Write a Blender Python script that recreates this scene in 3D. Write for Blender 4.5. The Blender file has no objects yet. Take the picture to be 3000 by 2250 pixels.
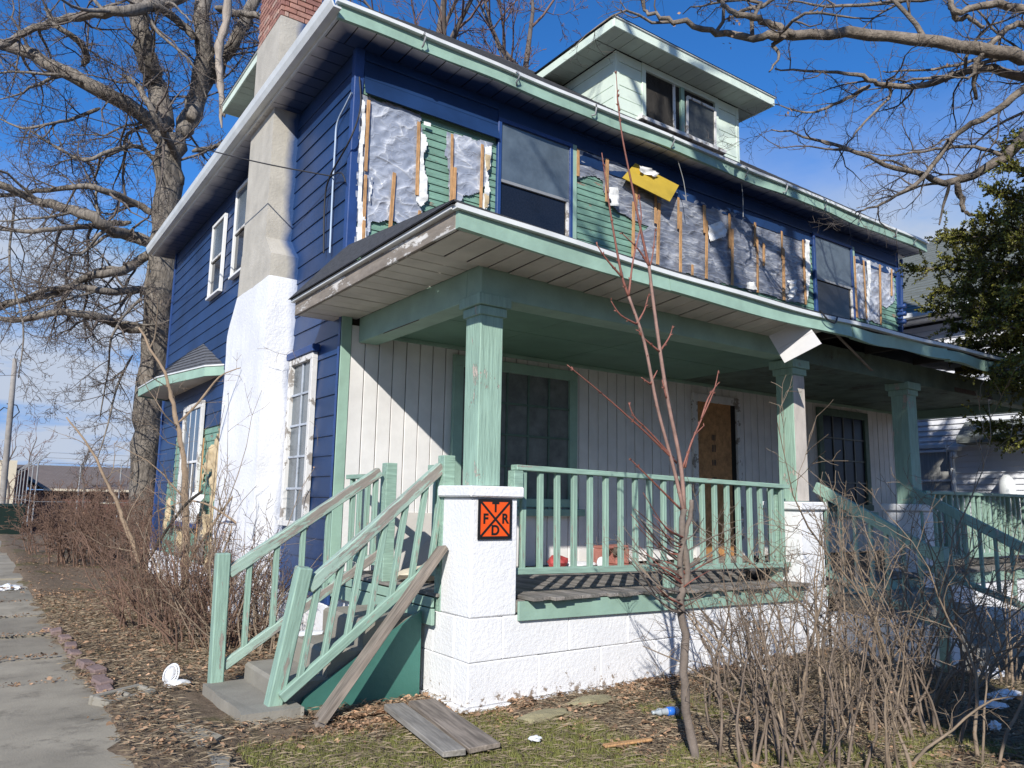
import bpy, bmesh, math, random
import numpy as np
from mathutils import Vector, Matrix, noise as mnoise

random.seed(7)
scene = bpy.context.scene
COL = scene.collection

# ------------------------------------------------------------------ camera
CAM = Vector((-2.8986, -7.0713, 1.4350))
YAW, PITCH, ROLL, FOC = 0.6143, 0.1523, 0.0172, 2217.0
_f = Vector((math.sin(YAW) * math.cos(PITCH), math.cos(YAW) * math.cos(PITCH), math.sin(PITCH)))
_r = Vector((math.cos(YAW), -math.sin(YAW), 0))
_u = _r.cross(_f)
RGT = _r * math.cos(ROLL) + _u * math.sin(ROLL)
UPV = -_r * math.sin(ROLL) + _u * math.cos(ROLL)
FWD = _f
cd = bpy.data.cameras.new('camera'); cam = bpy.data.objects.new('camera', cd); COL.objects.link(cam)
cd.sensor_width = 36; cd.lens = FOC / 3000 * 36; cd.clip_end = 3000; cd.clip_start = 0.05
M = Matrix.Identity(4)
for i in range(3):
    M[i][0] = RGT[i]; M[i][1] = UPV[i]; M[i][2] = -FWD[i]; M[i][3] = CAM[i]
cam.matrix_world = M
scene.camera = cam

# ------------------------------------------------------------------ light
SUND = Vector((1, 1, -0.81)).normalized()
sd = bpy.data.lights.new('sun', 'SUN'); sd.energy = 5.0; sd.angle = math.radians(0.5); sd.color = (1, 0.96, 0.89)
sun = bpy.data.objects.new('sun', sd); COL.objects.link(sun)
sun.rotation_euler = SUND.to_track_quat('-Z', 'Y').to_euler(); sun.location = (-20, -20, 20)
scene.view_settings.view_transform = 'Standard'; scene.view_settings.look = 'None'
scene.view_settings.exposure = 0.12; scene.view_settings.gamma = 1
w = bpy.data.worlds.new('World'); scene.world = w; w.use_nodes = True
nt = w.node_tree; nt.nodes.clear()
def wn(t, **k):
    n = nt.nodes.new(t)
    for a, b in k.items(): setattr(n, a, b)
    return n
sky = wn('ShaderNodeTexSky', sky_type='NISHITA', sun_disc=False, sun_elevation=math.radians(29.8), sun_rotation=math.radians(225))
sky.air_density = 1.0; sky.altitude = 3500; sky.dust_density = 0.0; sky.ozone_density = 4.0
hs = wn('ShaderNodeHueSaturation'); hs.inputs['Saturation'].default_value = 1.22; hs.inputs['Value'].default_value = 2.1; hs.inputs['Hue'].default_value = 0.503
dk = wn('ShaderNodeMixRGB', blend_type='DARKEN'); dk.inputs[0].default_value = 1; dk.inputs[2].default_value = (1.25, 3.5, 7.8, 1)
tc = wn('ShaderNodeTexCoord'); sep = wn('ShaderNodeSeparateXYZ')
mx = wn('ShaderNodeMath', operation='MAXIMUM'); mx.inputs[1].default_value = 0.02
ad = wn('ShaderNodeMath', operation='ADD'); ad.inputs[1].default_value = 0.12
dv = wn('ShaderNodeVectorMath', operation='DIVIDE'); cb = wn('ShaderNodeCombineXYZ')
nz = wn('ShaderNodeTexNoise', noise_dimensions='4D'); nz.inputs['W'].default_value = 3.4; nz.inputs['Scale'].default_value = 0.9; nz.inputs['Detail'].default_value = 7; nz.inputs['Roughness'].default_value = 0.55
rp = wn('ShaderNodeValToRGB'); rp.color_ramp.elements[0].position = 0.43; rp.color_ramp.elements[1].position = 0.58
el = wn('ShaderNodeMapRange'); el.inputs[1].default_value = 0.30; el.inputs[2].default_value = 0.46; el.inputs[3].default_value = 1; el.inputs[4].default_value = 0
mul = wn('ShaderNodeMath', operation='MULTIPLY'); mixc = wn('ShaderNodeMixRGB')
mixc.inputs[2].default_value = (4.9, 5.6, 6.9, 1)
bg = wn('ShaderNodeBackground'); bg.inputs[1].default_value = 0.1; out = wn('ShaderNodeOutputWorld')
L = nt.links.new
L(tc.outputs['Generated'], sep.inputs[0]); L(sep.outputs[2], mx.inputs[0]); L(mx.outputs[0], ad.inputs[0])
for i in range(3): L(ad.outputs[0], cb.inputs[i])
L(tc.outputs['Generated'], dv.inputs[0]); L(cb.outputs[0], dv.inputs[1]); L(dv.outputs[0], nz.inputs['Vector'])
L(nz.outputs[0], rp.inputs[0]); L(sep.outputs[2], el.inputs[0]); L(rp.outputs[0], mul.inputs[0]); L(el.outputs[0], mul.inputs[1])
L(sky.outputs[0], hs.inputs['Color']); L(hs.outputs[0], dk.inputs[1]); L(dk.outputs[0], mixc.inputs[1]); L(mul.outputs[0], mixc.inputs[0]); L(mixc.outputs[0], bg.inputs[0]); L(bg.outputs[0], out.inputs[0])

# ------------------------------------------------------------------ helpers
def ray(px, py): return FWD + RGT * ((px - 1500) / FOC) - UPV * ((py - 1125) / FOC)
def W(px, py, ax, v):
    d = ray(px, py); i = 'xyz'.index(ax); return CAM + d * ((v - CAM[i]) / d[i])
def DP(px, py, depth): return CAM + ray(px, py) * depth
def crop(ox, oy, s): return lambda x, y, ax, v: W(ox + x / s, oy + y / s, ax, v)
C2 = crop(800, 0, 2.212); C3 = crop(1600, 0, 1.58); CS = crop(600, 1350, 2.212); C5 = crop(1000, 800, 2.765); C6 = crop(1700, 600, 2.212)
def nz3(x, y, z, s=1.0): return mnoise.noise(Vector((x * s, y * s, z * s)))
def h2l(h):
    c = [int(h[i:i + 2], 16) / 255 for i in (0, 2, 4)]
    return tuple(v / 12.92 if v <= .04045 else ((v + .055) / 1.055) ** 2.4 for v in c)
WM = {}
def link(o, parent=None, mw=None):
    COL.objects.link(o); mw = mw or Matrix.Identity(4); WM[o.name] = mw
    if parent is not None:
        o.parent = parent; o.matrix_parent_inverse = WM[parent.name].inverted()
    o.matrix_basis = mw
    return o
def tag(o, label=None, cat=None, group=None, kind=None):
    for k, v in (('label', label), ('category', cat), ('group', group), ('kind', kind)):
        if v: o[k] = v
    return o
def thing(name, loc, label, cat, group=None):
    o = bpy.data.objects.new(name, None); o.empty_display_size = 0.2
    link(o, None, Matrix.Translation(Vector(loc))); return tag(o, label, cat, group)
def mesh(name, vs, fs, mat, parent=None, mw=None, smooth=False):
    me = bpy.data.meshes.new(name); me.from_pydata([tuple(v) for v in vs], [], fs); me.update()
    if mat: me.materials.append(mat)
    if smooth: me.polygons.foreach_set('use_smooth', [True] * len(me.polygons))
    return link(bpy.data.objects.new(name, me), parent, mw)
def inst(name, me, parent, mw): return link(bpy.data.objects.new(name, me), parent, mw)
_bc = {}
def boxmesh(sx, sy, sz, mat, bev=0.004, jit=0.0, key=None):
    k = (round(sx, 4), round(sy, 4), round(sz, 4), mat.name, bev, key)
    if k in _bc: return _bc[k]
    bm = bmesh.new(); bmesh.ops.create_cube(bm, size=1)
    for v in bm.verts:
        v.co = Vector((v.co.x * sx, v.co.y * sy, v.co.z * sz))
        if jit: v.co += Vector((random.uniform(-jit, jit), random.uniform(-jit, jit), random.uniform(-jit, jit)))
    if bev: bmesh.ops.bevel(bm, geom=bm.edges[:], offset=min(bev, .4 * min(sx, sy, sz)), segments=1, affect='EDGES')
    me = bpy.data.meshes.new('piece'); bm.to_mesh(me); bm.free(); me.materials.append(mat); _bc[k] = me
    return me
def box(name, x0, x1, y0, y1, z0, z1, mat, parent=None, bev=0.004, jit=0, key=None):
    me = boxmesh(abs(x1 - x0), abs(y1 - y0), abs(z1 - z0), mat, bev, jit, key)
    return inst(name, me, parent, Matrix.Translation(Vector(((x0 + x1) / 2, (y0 + y1) / 2, (z0 + z1) / 2))))
def frame_mat(p0, p1, up=(0, 0, 1)):
    p0 = Vector(p0); p1 = Vector(p1); x = (p1 - p0).normalized(); u = Vector(up)
    y = u.cross(x)
    if y.length < 1e-4: y = Vector((0, 1, 0))
    y.normalize(); z = x.cross(y)
    m = Matrix.Identity(4)
    for i in range(3): m[i][0] = x[i]; m[i][1] = y[i]; m[i][2] = z[i]; m[i][3] = (p0[i] + p1[i]) / 2
    return m, (p1 - p0).length
def bar(name, p0, p1, wid, hgt, mat, parent=None, up=(0, 0, 1), bev=0.004, jit=0, key=None):
    m, l = frame_mat(p0, p1, up)
    return inst(name, boxmesh(round(l, 3), wid, hgt, mat, bev, jit, key), parent, m)
def prism(name, prof, axis, a, b, mat, parent=None):
    """prof: list of 2D points in the plane normal to axis; extruded a..b"""
    n = len(prof); vs = []
    for t in (a, b):
        for p in prof: vs.append((t, p[0], p[1]) if axis == 'x' else ((p[0], t, p[1]) if axis == 'y' else (p[0], p[1], t)))
    fs = [tuple(range(n)), tuple(range(2 * n - 1, n - 1, -1))] + [(i, i + n, (i + 1) % n + n, (i + 1) % n) for i in range(n)]
    o = mesh(name, vs, fs, mat, parent)
    bm = bmesh.new(); bm.from_mesh(o.data); bmesh.ops.recalc_face_normals(bm, faces=bm.faces); bm.to_mesh(o.data); bm.free()
    return o
class Tubes:
    def __init__(s): s.v = []; s.f = []
    def add(s, pts, rad, n=4, cap=False):
        pts = [Vector(p) for p in pts]; k = len(pts); base = len(s.v); ref = Vector((0.31, 0.57, 0.76))
        for i, p in enumerate(pts):
            t = (pts[min(i + 1, k - 1)] - pts[max(i - 1, 0)])
            if t.length < 1e-9: t = Vector((0, 0, 1))
            t.normalize(); a = t.cross(ref)
            if a.length < .05: a = t.cross(Vector((1, 0, 0)))
            a.normalize(); b = t.cross(a); r = rad[i] if not isinstance(rad, (int, float)) else rad
            for j in range(n):
                th = 2 * math.pi * j / n; s.v.append(p + a * (r * math.cos(th)) + b * (r * math.sin(th)))
        for i in range(k - 1):
            for j in range(n):
                q = base + i * n; s.f.append((q + j, q + (j + 1) % n, q + n + (j + 1) % n, q + n + j))
        if cap: s.f.append(tuple(base + (k - 1) * n + j for j in range(n))); s.f.append(tuple(base + n - 1 - j for j in range(n)))
    def build(s, name, mat, parent=None, smooth=True): return mesh(name, s.v, s.f, mat, parent, None, smooth)

# ------------------------------------------------------------------ materials
def mk(name, base, rough=.6, var=.15, vs=5, bump=.15, bs=40, peel=None, metal=0, spec=.4, coord='pos', st=(1, 1, 1), island=0, col2=None, bd=.02, grain=None, orand=0):
    m = bpy.data.materials.new(name); m.use_nodes = True; t = m.node_tree; N = t.nodes; K = t.links.new
    b = N['Principled BSDF']; b.inputs['Roughness'].default_value = rough; b.inputs['Metallic'].default_value = metal
    b.inputs['Specular IOR Level'].default_value = spec
    if coord == 'pos': src = N.new('ShaderNodeNewGeometry').outputs['Position']
    else: src = N.new('ShaderNodeTexCoord').outputs['Object']
    mp = N.new('ShaderNodeMapping'); mp.inputs['Scale'].default_value = st; K(src, mp.inputs[0]); v = mp.outputs[0]
    def nse(sc, det=6, ro=.6):
        n = N.new('ShaderNodeTexNoise'); n.inputs['Scale'].default_value = sc; n.inputs['Detail'].default_value = det; n.inputs['Roughness'].default_value = ro
        K(v, n.inputs['Vector']); return n.outputs[0]
    def ramp(s, a, c, ca, cc):
        r = N.new('ShaderNodeValToRGB'); r.color_ramp.elements[0].position = a; r.color_ramp.elements[1].position = c
        r.color_ramp.elements[0].color = (*ca, 1); r.color_ramp.elements[1].color = (*cc, 1); K(s, r.inputs[0]); return r.outputs[0]
    base = tuple(base); d = tuple(min(1, c * (1 - var)) for c in base); l = tuple(min(1, c * (1 + var)) for c in (col2 or base))
    col = ramp(nse(vs), .3, .7, d, l); hsrc = nse(bs)
    if grain:
        g = N.new('ShaderNodeMapping'); g.inputs['Scale'].default_value = grain[0]; K(src, g.inputs[0])
        gn = N.new('ShaderNodeTexNoise'); gn.inputs['Scale'].default_value = grain[1]; gn.inputs['Detail'].default_value = 5; K(g.outputs[0], gn.inputs['Vector'])
        gc = ramp(gn.outputs[0], .35, .65, (grain[2],) * 3, (1.0,) * 3)
        mm = N.new('ShaderNodeMixRGB'); mm.blend_type = 'MULTIPLY'; mm.inputs[0].default_value = 1; K(col, mm.inputs[1]); K(gc, mm.inputs[2]); col = mm.outputs[0]
        hsrc = gn.outputs[0]
    if orand:
        rr = ramp(N.new('ShaderNodeObjectInfo').outputs['Random'], 0, 1, (1 - orand,) * 3, (min(1, 1 + orand * .6),) * 3)
        mm = N.new('ShaderNodeMixRGB'); mm.blend_type = 'MULTIPLY'; mm.inputs[0].default_value = 1; K(col, mm.inputs[1]); K(rr, mm.inputs[2]); col = mm.outputs[0]
    if island:
        rnd = N.new('ShaderNodeNewGeometry').outputs['Random Per Island']
        rr = ramp(rnd, 0, 1, (1 - island,) * 3, (1 + island,) * 3)
        mm = N.new('ShaderNodeMixRGB'); mm.blend_type = 'MULTIPLY'; mm.inputs[0].default_value = 1; K(col, mm.inputs[1]); K(rr, mm.inputs[2]); col = mm.outputs[0]
    if peel:
        pc, th, ps = peel[:3]; wd = peel[3] if len(peel) > 3 else .02
        big = nse(ps, 12, .74); r = ramp(big, th, th + wd, (0, 0, 0), (1, 1, 1))
        mm = N.new('ShaderNodeMixRGB'); K(r, mm.inputs[0]); K(col, mm.inputs[1])
        pv = ramp(nse(ps * 3), .3, .7, tuple(c * .75 for c in pc), tuple(min(1, c * 1.25) for c in pc)); K(pv, mm.inputs[2]); col = mm.outputs[0]
        sb = N.new('ShaderNodeMath'); sb.operation = 'SUBTRACT'; K(hsrc, sb.inputs[0]); K(r, sb.inputs[1]); hsrc = sb.outputs[0]
    K(col, b.inputs['Base Color'])
    if bump:
        bp = N.new('ShaderNodeBump'); bp.inputs['Strength'].default_value = bump; bp.inputs['Distance'].default_value = bd
        K(hsrc, bp.inputs['Height']); K(bp.outputs[0], b.inputs['Normal'])
    return m
WOODG = (.24, .215, .19)
MINT = (.315, .47, .38)
m_mint = mk('mint_paint', MINT, .55, .14, 4, .3, 30, peel=((.42, .37, .32), .70, 7), bd=.006, orand=.12)
m_mintpeel = mk('mint_paint_peeling', MINT, .6, .14, 4, .6, 30, peel=((.5, .43, .37), .585, 6), st=(1, 1, .45), bd=.012, grain=((30, 30, 2.5), 2, .82))
m_mintclap = mk('mint_clapboard', (.20, .36, .28), .6, .2, 5, .7, 26, peel=((.34, .25, .19), .6, 3.0), st=(.6, 1, 2.2), bd=.014, orand=.2)
m_mintrail = mk('mint_rail', MINT, .6, .14, 6, .35, 60, peel=((.3, .27, .23), .6, 3.5), bd=.01, coord='obj', st=(.8, 5, 5), grain=((3, 40, 40), 1.5, .8), orand=.12)
m_railtop = mk('worn_rail_top', (.34, .46, .385), .7, .2, 5, .4, 60, peel=((.27, .24, .21), .5, 3.2), bd=.006, coord='obj', st=(.7, 5, 5))
m_dgreen = mk('dark_green_paint', (.05, .16, .13), .5, .2, 2, .15, 20, peel=((.4, .38, .3), .68, 5))
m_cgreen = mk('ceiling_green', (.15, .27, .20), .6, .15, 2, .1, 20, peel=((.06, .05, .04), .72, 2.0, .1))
m_blue = mk('blue_siding', (.015, .045, .135), .42, .3, 1.1, .12, 3, peel=((.2, .25, .36), .72, 9), bd=.02, orand=.16)
m_bluetrim = mk('blue_trim', (.022, .06, .2), .45, .15, 6, .1, 30)
m_white = mk('white_paint', (.78, .78, .77), .55, .06, 3, .1, 20)
m_wplank = mk('white_plank', (.735, .715, .69), .6, .1, 3, .12, 20, peel=((.3, .28, .25), .72, 5))
m_whiteworn = mk('worn_white_wood', (.7, .69, .67), .7, .12, 6, .4, 40, peel=((.3, .27, .24), .54, 6), bd=.006)
m_gutter = mk('white_gutter', (.72, .74, .73), .35, .12, 3, .06, 10, peel=((.45, .47, .45), .66, 3, .1), spec=.5)
m_soffit = mk('white_soffit', (.66, .65, .65), .5, .08, 3, .05, 12)
m_soffitd = mk('grimy_soffit', (.62, .575, .52), .6, .15, 3, .08, 12, peel=((.1, .09, .08), .7, 3, .15))
m_block = mk('white_painted_block', (.82, .82, .83), .6, .06, 2, .45, 38, peel=((.35, .33, .3), .76, 5), bd=.016)
m_stucco = mk('grey_stucco', (.48, .45, .39), .8, .16, 3, .6, 40, peel=((.3, .27, .22), .72, 4), bd=.01)
m_stuccow = mk('white_stucco', (.8, .81, .84), .65, .09, 1.2, .7, 30, peel=((.5, .53, .6), .66, 1.8, .15), bd=.012)
m_brick = mk('red_brick', (.33, .15, .11), .8, .35, 12, .4, 60, island=0)
m_mortar = mk('mortar', (.4, .37, .33), .9, .15, 10, .4, 60)
m_conc = mk('concrete', (.27, .25, .21), .85, .2, 3, .35, 60, peel=((.2, .19, .15), .66, 2, .1), bd=.01)
m_slab = mk('driveway_concrete', (.34, .30, .23), .85, .3, 1.4, .45, 70, peel=((.19, .165, .125), .53, 2.4, .12), bd=.008, orand=.3)
m_deck = mk('weathered_deck', (.27, .245, .22), .8, .2, 8, .4, 40, grain=((25, 1.5, 25), 3, .55), bd=.006)
m_wood = mk('grey_weathered_plank', (.30, .25, .205), .8, .15, 3, .5, 30, coord='obj', grain=((1.2, 16, 16), 3, .45), bd=.004)
m_woodg = mk('silver_weathered_plank', (.31, .285, .25), .8, .2, 3, .5, 30, coord='obj', grain=((1.5, 18, 18), 3, .6), bd=.004)
m_lath = mk('raw_lath', (.60, .34, .155), .75, .18, 20, .3, 40, grain=((30, 30, 2), 3, .6), bd=.004)
m_osb = mk('osb_panel', (.42, .215, .085), .7, .35, 14, .2, 40)
m_plastic = mk('clear_plastic', (.20, .215, .27), .26, .45, 5, .0, 40, spec=.6, st=(1, 1, 2))
m_foil = mk('white_foil', (.85, .85, .83), .45, .06, 10, .3, 30)
m_paper = mk('tan_building_paper', (.55, .43, .26), .8, .18, 8, .2, 30)
m_shingle = mk('dark_shingle', (.05, .052, .058), .9, .4, 25, .6, 50, bd=.01)
m_shingle2 = mk('grey_shingle', (.15, .165, .155), .9, .35, 14, .6, 50, st=(1, .25, 4), bd=.02)
m_glassd = mk('dark_glass', (.012, .014, .02), .07, .3, 40, .08, 2.5, peel=((.3, .3, .3), .78, 70), spec=.45, bd=.02)
m_glassf = mk('dusty_glass', (.09, .115, .135), .2, .4, 2.5, .1, 2.5, peel=((.5, .5, .5), .74, 60), spec=1.0, bd=.02)
m_curtain = mk('curtained_glass', (.36, .36, .34), .3, .25, 6, 0, st=(1, 8, .3))
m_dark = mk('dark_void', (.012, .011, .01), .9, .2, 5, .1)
m_sheath = mk('old_sheathing', (.05, .045, .04), .9, .3, 6, .3)
m_metal = mk('galvanised', (.30, .31, .32), .55, .12, 8, .05, metal=.2)
m_rust = mk('rusty_iron', (.12, .09, .07), .7, .3, 20, .2, metal=.3)
m_cable = mk('black_cable', (.03, .03, .035), .6, .2, 5, 0)
m_cablew = mk('pale_cable', (.42, .52, .66), .6, .1, 5, 0)
m_yellow = mk('mustard_board', (.50, .35, .045), .6, .1, 5, .1, 30)
m_orange = mk('orange_reflective', (.85, .10, .012), .4, .03, 3, 0)
m_black = mk('black_print', (.012, .012, .012), .5, .1, 3, 0)
m_redblock = mk('pink_red_block', (.36, .15, .12), .85, .2, 12, .6, 50)
m_bark = mk('oak_bark', (.20, .175, .148), .9, .55, 16, .9, 18, st=(1, 1, .14), bd=.035)
m_barkt = mk('twig_bark', (.14, .115, .10), .85, .3, 4, .2, 30)
m_snag = mk('bare_deadwood', (.38, .325, .275), .85, .35, 12, .7, 20, st=(1, 1, .15), bd=.03)
m_redstem = mk('red_stem', (.24, .095, .07), .6, .2, 15, .2, 40)
m_greystem = mk('grey_sapling_bark', (.18, .145, .12), .8, .2, 12, .4, 40)
m_shrub = mk('shrub_stem', (.25, .19, .135), .85, .35, 6, .2, 40)
m_brush = mk('brown_brush', (.17, .105, .075), .85, .3, 3, .1, 30)
m_yew = mk('yew_needles', (.10, .125, .022), .6, .4, 2, 0, island=.65, col2=(.18, .17, .028))
m_leaf = mk('dead_leaf', (.23, .14, .08), .8, .35, 3, 0, island=.65, col2=(.33, .21, .13))
m_grass = mk('lawn_blades', (.21, .215, .06), .7, .25, 3, 0, island=.5)
m_straw = mk('dry_straw', (.235, .185, .125), .8, .2, 3, 0, island=.5)
m_farbrick = mk('brown_brick', (.17, .075, .06), .85, .15, 1, .1, 5)
m_cream = mk('cream_wall', (.62, .55, .42), .8, .08, 1, .1, 5)
m_farroof = mk('taupe_roof', (.17, .135, .115), .9, .12, 1, .1, 5)
m_bin = mk('green_plastic_bin', (.008, .022, .018), .5, .15, 3, .05)
m_paperw = mk('litter_white', (.75, .76, .78), .6, .1, 8, .2, 30)
m_blueb = mk('blue_plastic', (.03, .16, .6), .3, .2, 8, .1)
m_clear = mk('cloudy_plastic', (.4, .44, .46), .3, .2, 8, .1)
m_stone = mk('mossy_slab', (.29, .255, .15), .85, .25, 6, .5, 40)
m_pav = mk('paver_brick', (.22, .155, .14), .85, .25, 8, .4, 50)
m_nsid = mk('white_aluminium_siding', (.74, .75, .78), .5, .06, 2, .05, 10)
m_pole = mk('pole_wood', (.3, .28, .26), .85, .2, 4, .3, 10)

def overspray(m, axis, edge, soft, col=(.017, .042, .125), amp=.1):
    """dark blue spray paint that strayed onto surfaces next to the blue walls"""
    t = m.node_tree; N = t.nodes; K = t.links.new; b = N['Principled BSDF']; src = b.inputs['Base Color'].links[0].from_socket
    g = N.new('ShaderNodeNewGeometry'); sp = N.new('ShaderNodeSeparateXYZ'); K(g.outputs[0], sp.inputs[0])
    if axis == 'xy':
        mx = N.new('ShaderNodeMath'); mx.operation = 'MINIMUM'; K(sp.outputs[0], mx.inputs[0]); K(sp.outputs[1], mx.inputs[1]); v = mx.outputs[0]
    else: v = sp.outputs['xyz'.index(axis)]
    n = N.new('ShaderNodeTexNoise'); n.inputs['Scale'].default_value = 2.2; n.inputs['Detail'].default_value = 4; K(g.outputs[0], n.inputs['Vector'])
    a = N.new('ShaderNodeMath'); a.operation = 'MULTIPLY_ADD'; a.inputs[1].default_value = amp * 2; K(n.outputs[0], a.inputs[0]); K(v, a.inputs[2])
    r = N.new('ShaderNodeMapRange'); r.inputs[1].default_value = edge + amp; r.inputs[2].default_value = edge + amp + soft; K(a.outputs[0], r.inputs[0])
    mm = N.new('ShaderNodeMixRGB'); mm.inputs[2].default_value = (*col, 1); K(r.outputs[0], mm.inputs[0]); K(src, mm.inputs[1]); K(mm.outputs[0], b.inputs['Base Color'])
m_soffitb = mk('sprayed_soffit', (.66, .65, .65), .5, .08, 3, .05, 12); overspray(m_soffitb, 'xy', -.37, .16)
overspray(m_stucco, 'x', -.16, .12, (.03, .075, .2)); overspray(m_stuccow, 'x', -.10, .16, (.06, .14, .34))
def plastic_mat(m, dark, mid, light, rot, sc):
    t = m.node_tree; N = t.nodes; K = t.links.new; N.clear(); o = N.new('ShaderNodeOutputMaterial'); b = N.new('ShaderNodeBsdfPrincipled'); K(b.outputs[0], o.inputs[0])
    g = N.new('ShaderNodeNewGeometry'); mp = N.new('ShaderNodeMapping'); mp.inputs['Rotation'].default_value = (0, rot, 0); mp.inputs['Scale'].default_value = sc; K(g.outputs[0], mp.inputs[0])
    def M(op, a, c=None, d=None):
        n = N.new('ShaderNodeMath'); n.operation = op
        for i, v in enumerate((a, c, d)):
            if v is None: continue
            if isinstance(v, (int, float)): n.inputs[i].default_value = v
            else: K(v, n.inputs[i])
        return n.outputs[0]
    def ridge(scale, dist, det):
        n = N.new('ShaderNodeTexNoise'); n.inputs['Scale'].default_value = scale; n.inputs['Detail'].default_value = det; n.inputs['Distortion'].default_value = dist; n.inputs['Roughness'].default_value = .45; K(mp.outputs[0], n.inputs['Vector'])
        return M('SUBTRACT', 1.0, M('MINIMUM', M('MULTIPLY', M('ABSOLUTE', M('SUBTRACT', n.outputs[0], .5)), 7.0), 1.0))
    r1 = M('POWER', ridge(1.5, .9, 2), 2.2); r2 = M('POWER', ridge(4.2, .6, 2), 2.0); h = M('MULTIPLY_ADD', r2, .45, r1)
    big = N.new('ShaderNodeTexNoise'); big.inputs['Scale'].default_value = .8; big.inputs['Detail'].default_value = 3; K(mp.outputs[0], big.inputs['Vector'])
    v = M('MULTIPLY_ADD', h, .28, M('MULTIPLY', big.outputs[0], .6))
    r = N.new('ShaderNodeValToRGB'); e = r.color_ramp.elements; e[0].position = .25; e[0].color = (*dark, 1); e[1].position = .85; e[1].color = (*light, 1); q = e.new(.5); q.color = (*mid, 1); K(v, r.inputs[0])
    K(r.outputs[0], b.inputs['Base Color']); b.inputs['Roughness'].default_value = .3; b.inputs['Specular IOR Level'].default_value = .7
    bp = N.new('ShaderNodeBump'); bp.inputs['Strength'].default_value = .42; bp.inputs['Distance'].default_value = .02; K(h, bp.inputs['Height']); K(bp.outputs[0], b.inputs['Normal'])
m_plastic2 = mk('clear_plastic_streaked', (.2, .2, .25))
plastic_mat(m_plastic, (.25, .28, .35), (.40, .43, .50), (.85, .86, .88), .35, (1.6, 1, 2.6))
plastic_mat(m_plastic2, (.15, .165, .21), (.27, .29, .34), (.72, .72, .72), .5, (1.2, 1, 5.5))
m_glassp = mk('filmed_glass', (.15, .16, .152), .5, .35, 6, .05, 60)
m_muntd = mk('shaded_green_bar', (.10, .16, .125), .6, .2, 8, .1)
m_bare = mk('bare_weathered_paint', (.52, .47, .42), .75, .18, 6, .5, 40, peel=((.34, .46, .385), .58, 4), st=(2, 2, .6), bd=.006)
m_greywood = mk('grey_peeling_fascia', (.62, .6, .57), .75, .2, 6, .4, 40, peel=((.25, .215, .18), .44, 2.6), st=(2, .8, 3), bd=.006)

def spatter(m, z1, col, th=.5):
    """mud spatter and flaked paint low on painted masonry"""
    t = m.node_tree; N = t.nodes; K = t.links.new; b = N['Principled BSDF']; src = b.inputs['Base Color'].links[0].from_socket
    g = N.new('ShaderNodeNewGeometry'); sp = N.new('ShaderNodeSeparateXYZ'); K(g.outputs[0], sp.inputs[0])
    n = N.new('ShaderNodeTexNoise'); n.inputs['Scale'].default_value = 16; n.inputs['Detail'].default_value = 8; n.inputs['Roughness'].default_value = .7; K(g.outputs[0], n.inputs['Vector'])
    r = N.new('ShaderNodeMapRange'); r.inputs[1].default_value = -.08; r.inputs[2].default_value = z1; r.inputs[3].default_value = .16; r.inputs[4].default_value = -.12; K(sp.outputs[2], r.inputs[0])
    a = N.new('ShaderNodeMath'); a.operation = 'ADD'; K(n.outputs[0], a.inputs[0]); K(r.outputs[0], a.inputs[1])
    q = N.new('ShaderNodeMapRange'); q.inputs[1].default_value = th + .06; q.inputs[2].default_value = th + .12; K(a.outputs[0], q.inputs[0])
    mm = N.new('ShaderNodeMixRGB'); mm.inputs[2].default_value = (*col, 1); K(q.outputs[0], mm.inputs[0]); K(src, mm.inputs[1]); K(mm.outputs[0], b.inputs['Base Color'])
spatter(m_block, .3, (.28, .22, .17), .55); spatter(m_stuccow, .5, (.3, .24, .18), .53)
m_bark2 = mk('oak_limb_bark', (.21, .175, .14), .9, .5, 9, 1.0, 26, bd=.03)
m_glassn = mk('navy_dark_pane', (.012, .016, .028), .35, .4, 3, 0, spec=.3)
m_sashg = mk('grey_blue_sash', (.42, .46, .52), .6, .2, 8, .2, 40, peel=((.3, .27, .24), .6, 6))

# ------------------------------------------------------------------ ground
def gz(x, y):
    z = 0.025 * nz3(x, y, 3.1, .7) + 0.012 * nz3(x, y, 8.2, 2.3)
    if x < -1.3 and y < 24:
        xe = -2.12 + .13 * nz3(0, y, 5, 1.1) + .06 * nz3(x, y, 2, 5); t = max(0, min(1, (x - xe) / .07)); z = z * .5 - .07 + .12 * t if x < -1.7 else z + .03 * (-1.3 - x) / .4
    if y > 26: z -= min(1.6, (y - 26) * .05)
    if -1.6 < x < .4 and -2.9 < y < -2.2: z -= .03
    return z - .02
def axis_pts(a, b, c0, c1, fine, n):
    mid = list(np.arange(c0, c1 + 1e-6, fine)); lo = [c0 - (c0 - a) * (i / n) ** 2.5 for i in range(n, 0, -1)]; hi = [c1 + (b - c1) * (i / n) ** 2.5 for i in range(1, n + 1)]
    return lo + mid + hi
gx = axis_pts(-400, 500, -5, 9, .12, 26); gy = axis_pts(-300, 600, -7, 8, .12, 34)
vs = [(x, y, gz(x, y)) for y in gy for x in gx]; nx = len(gx)
fs = [(j * nx + i, j * nx + i + 1, (j + 1) * nx + i + 1, (j + 1) * nx + i) for j in range(len(gy) - 1) for i in range(nx - 1)]
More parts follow.
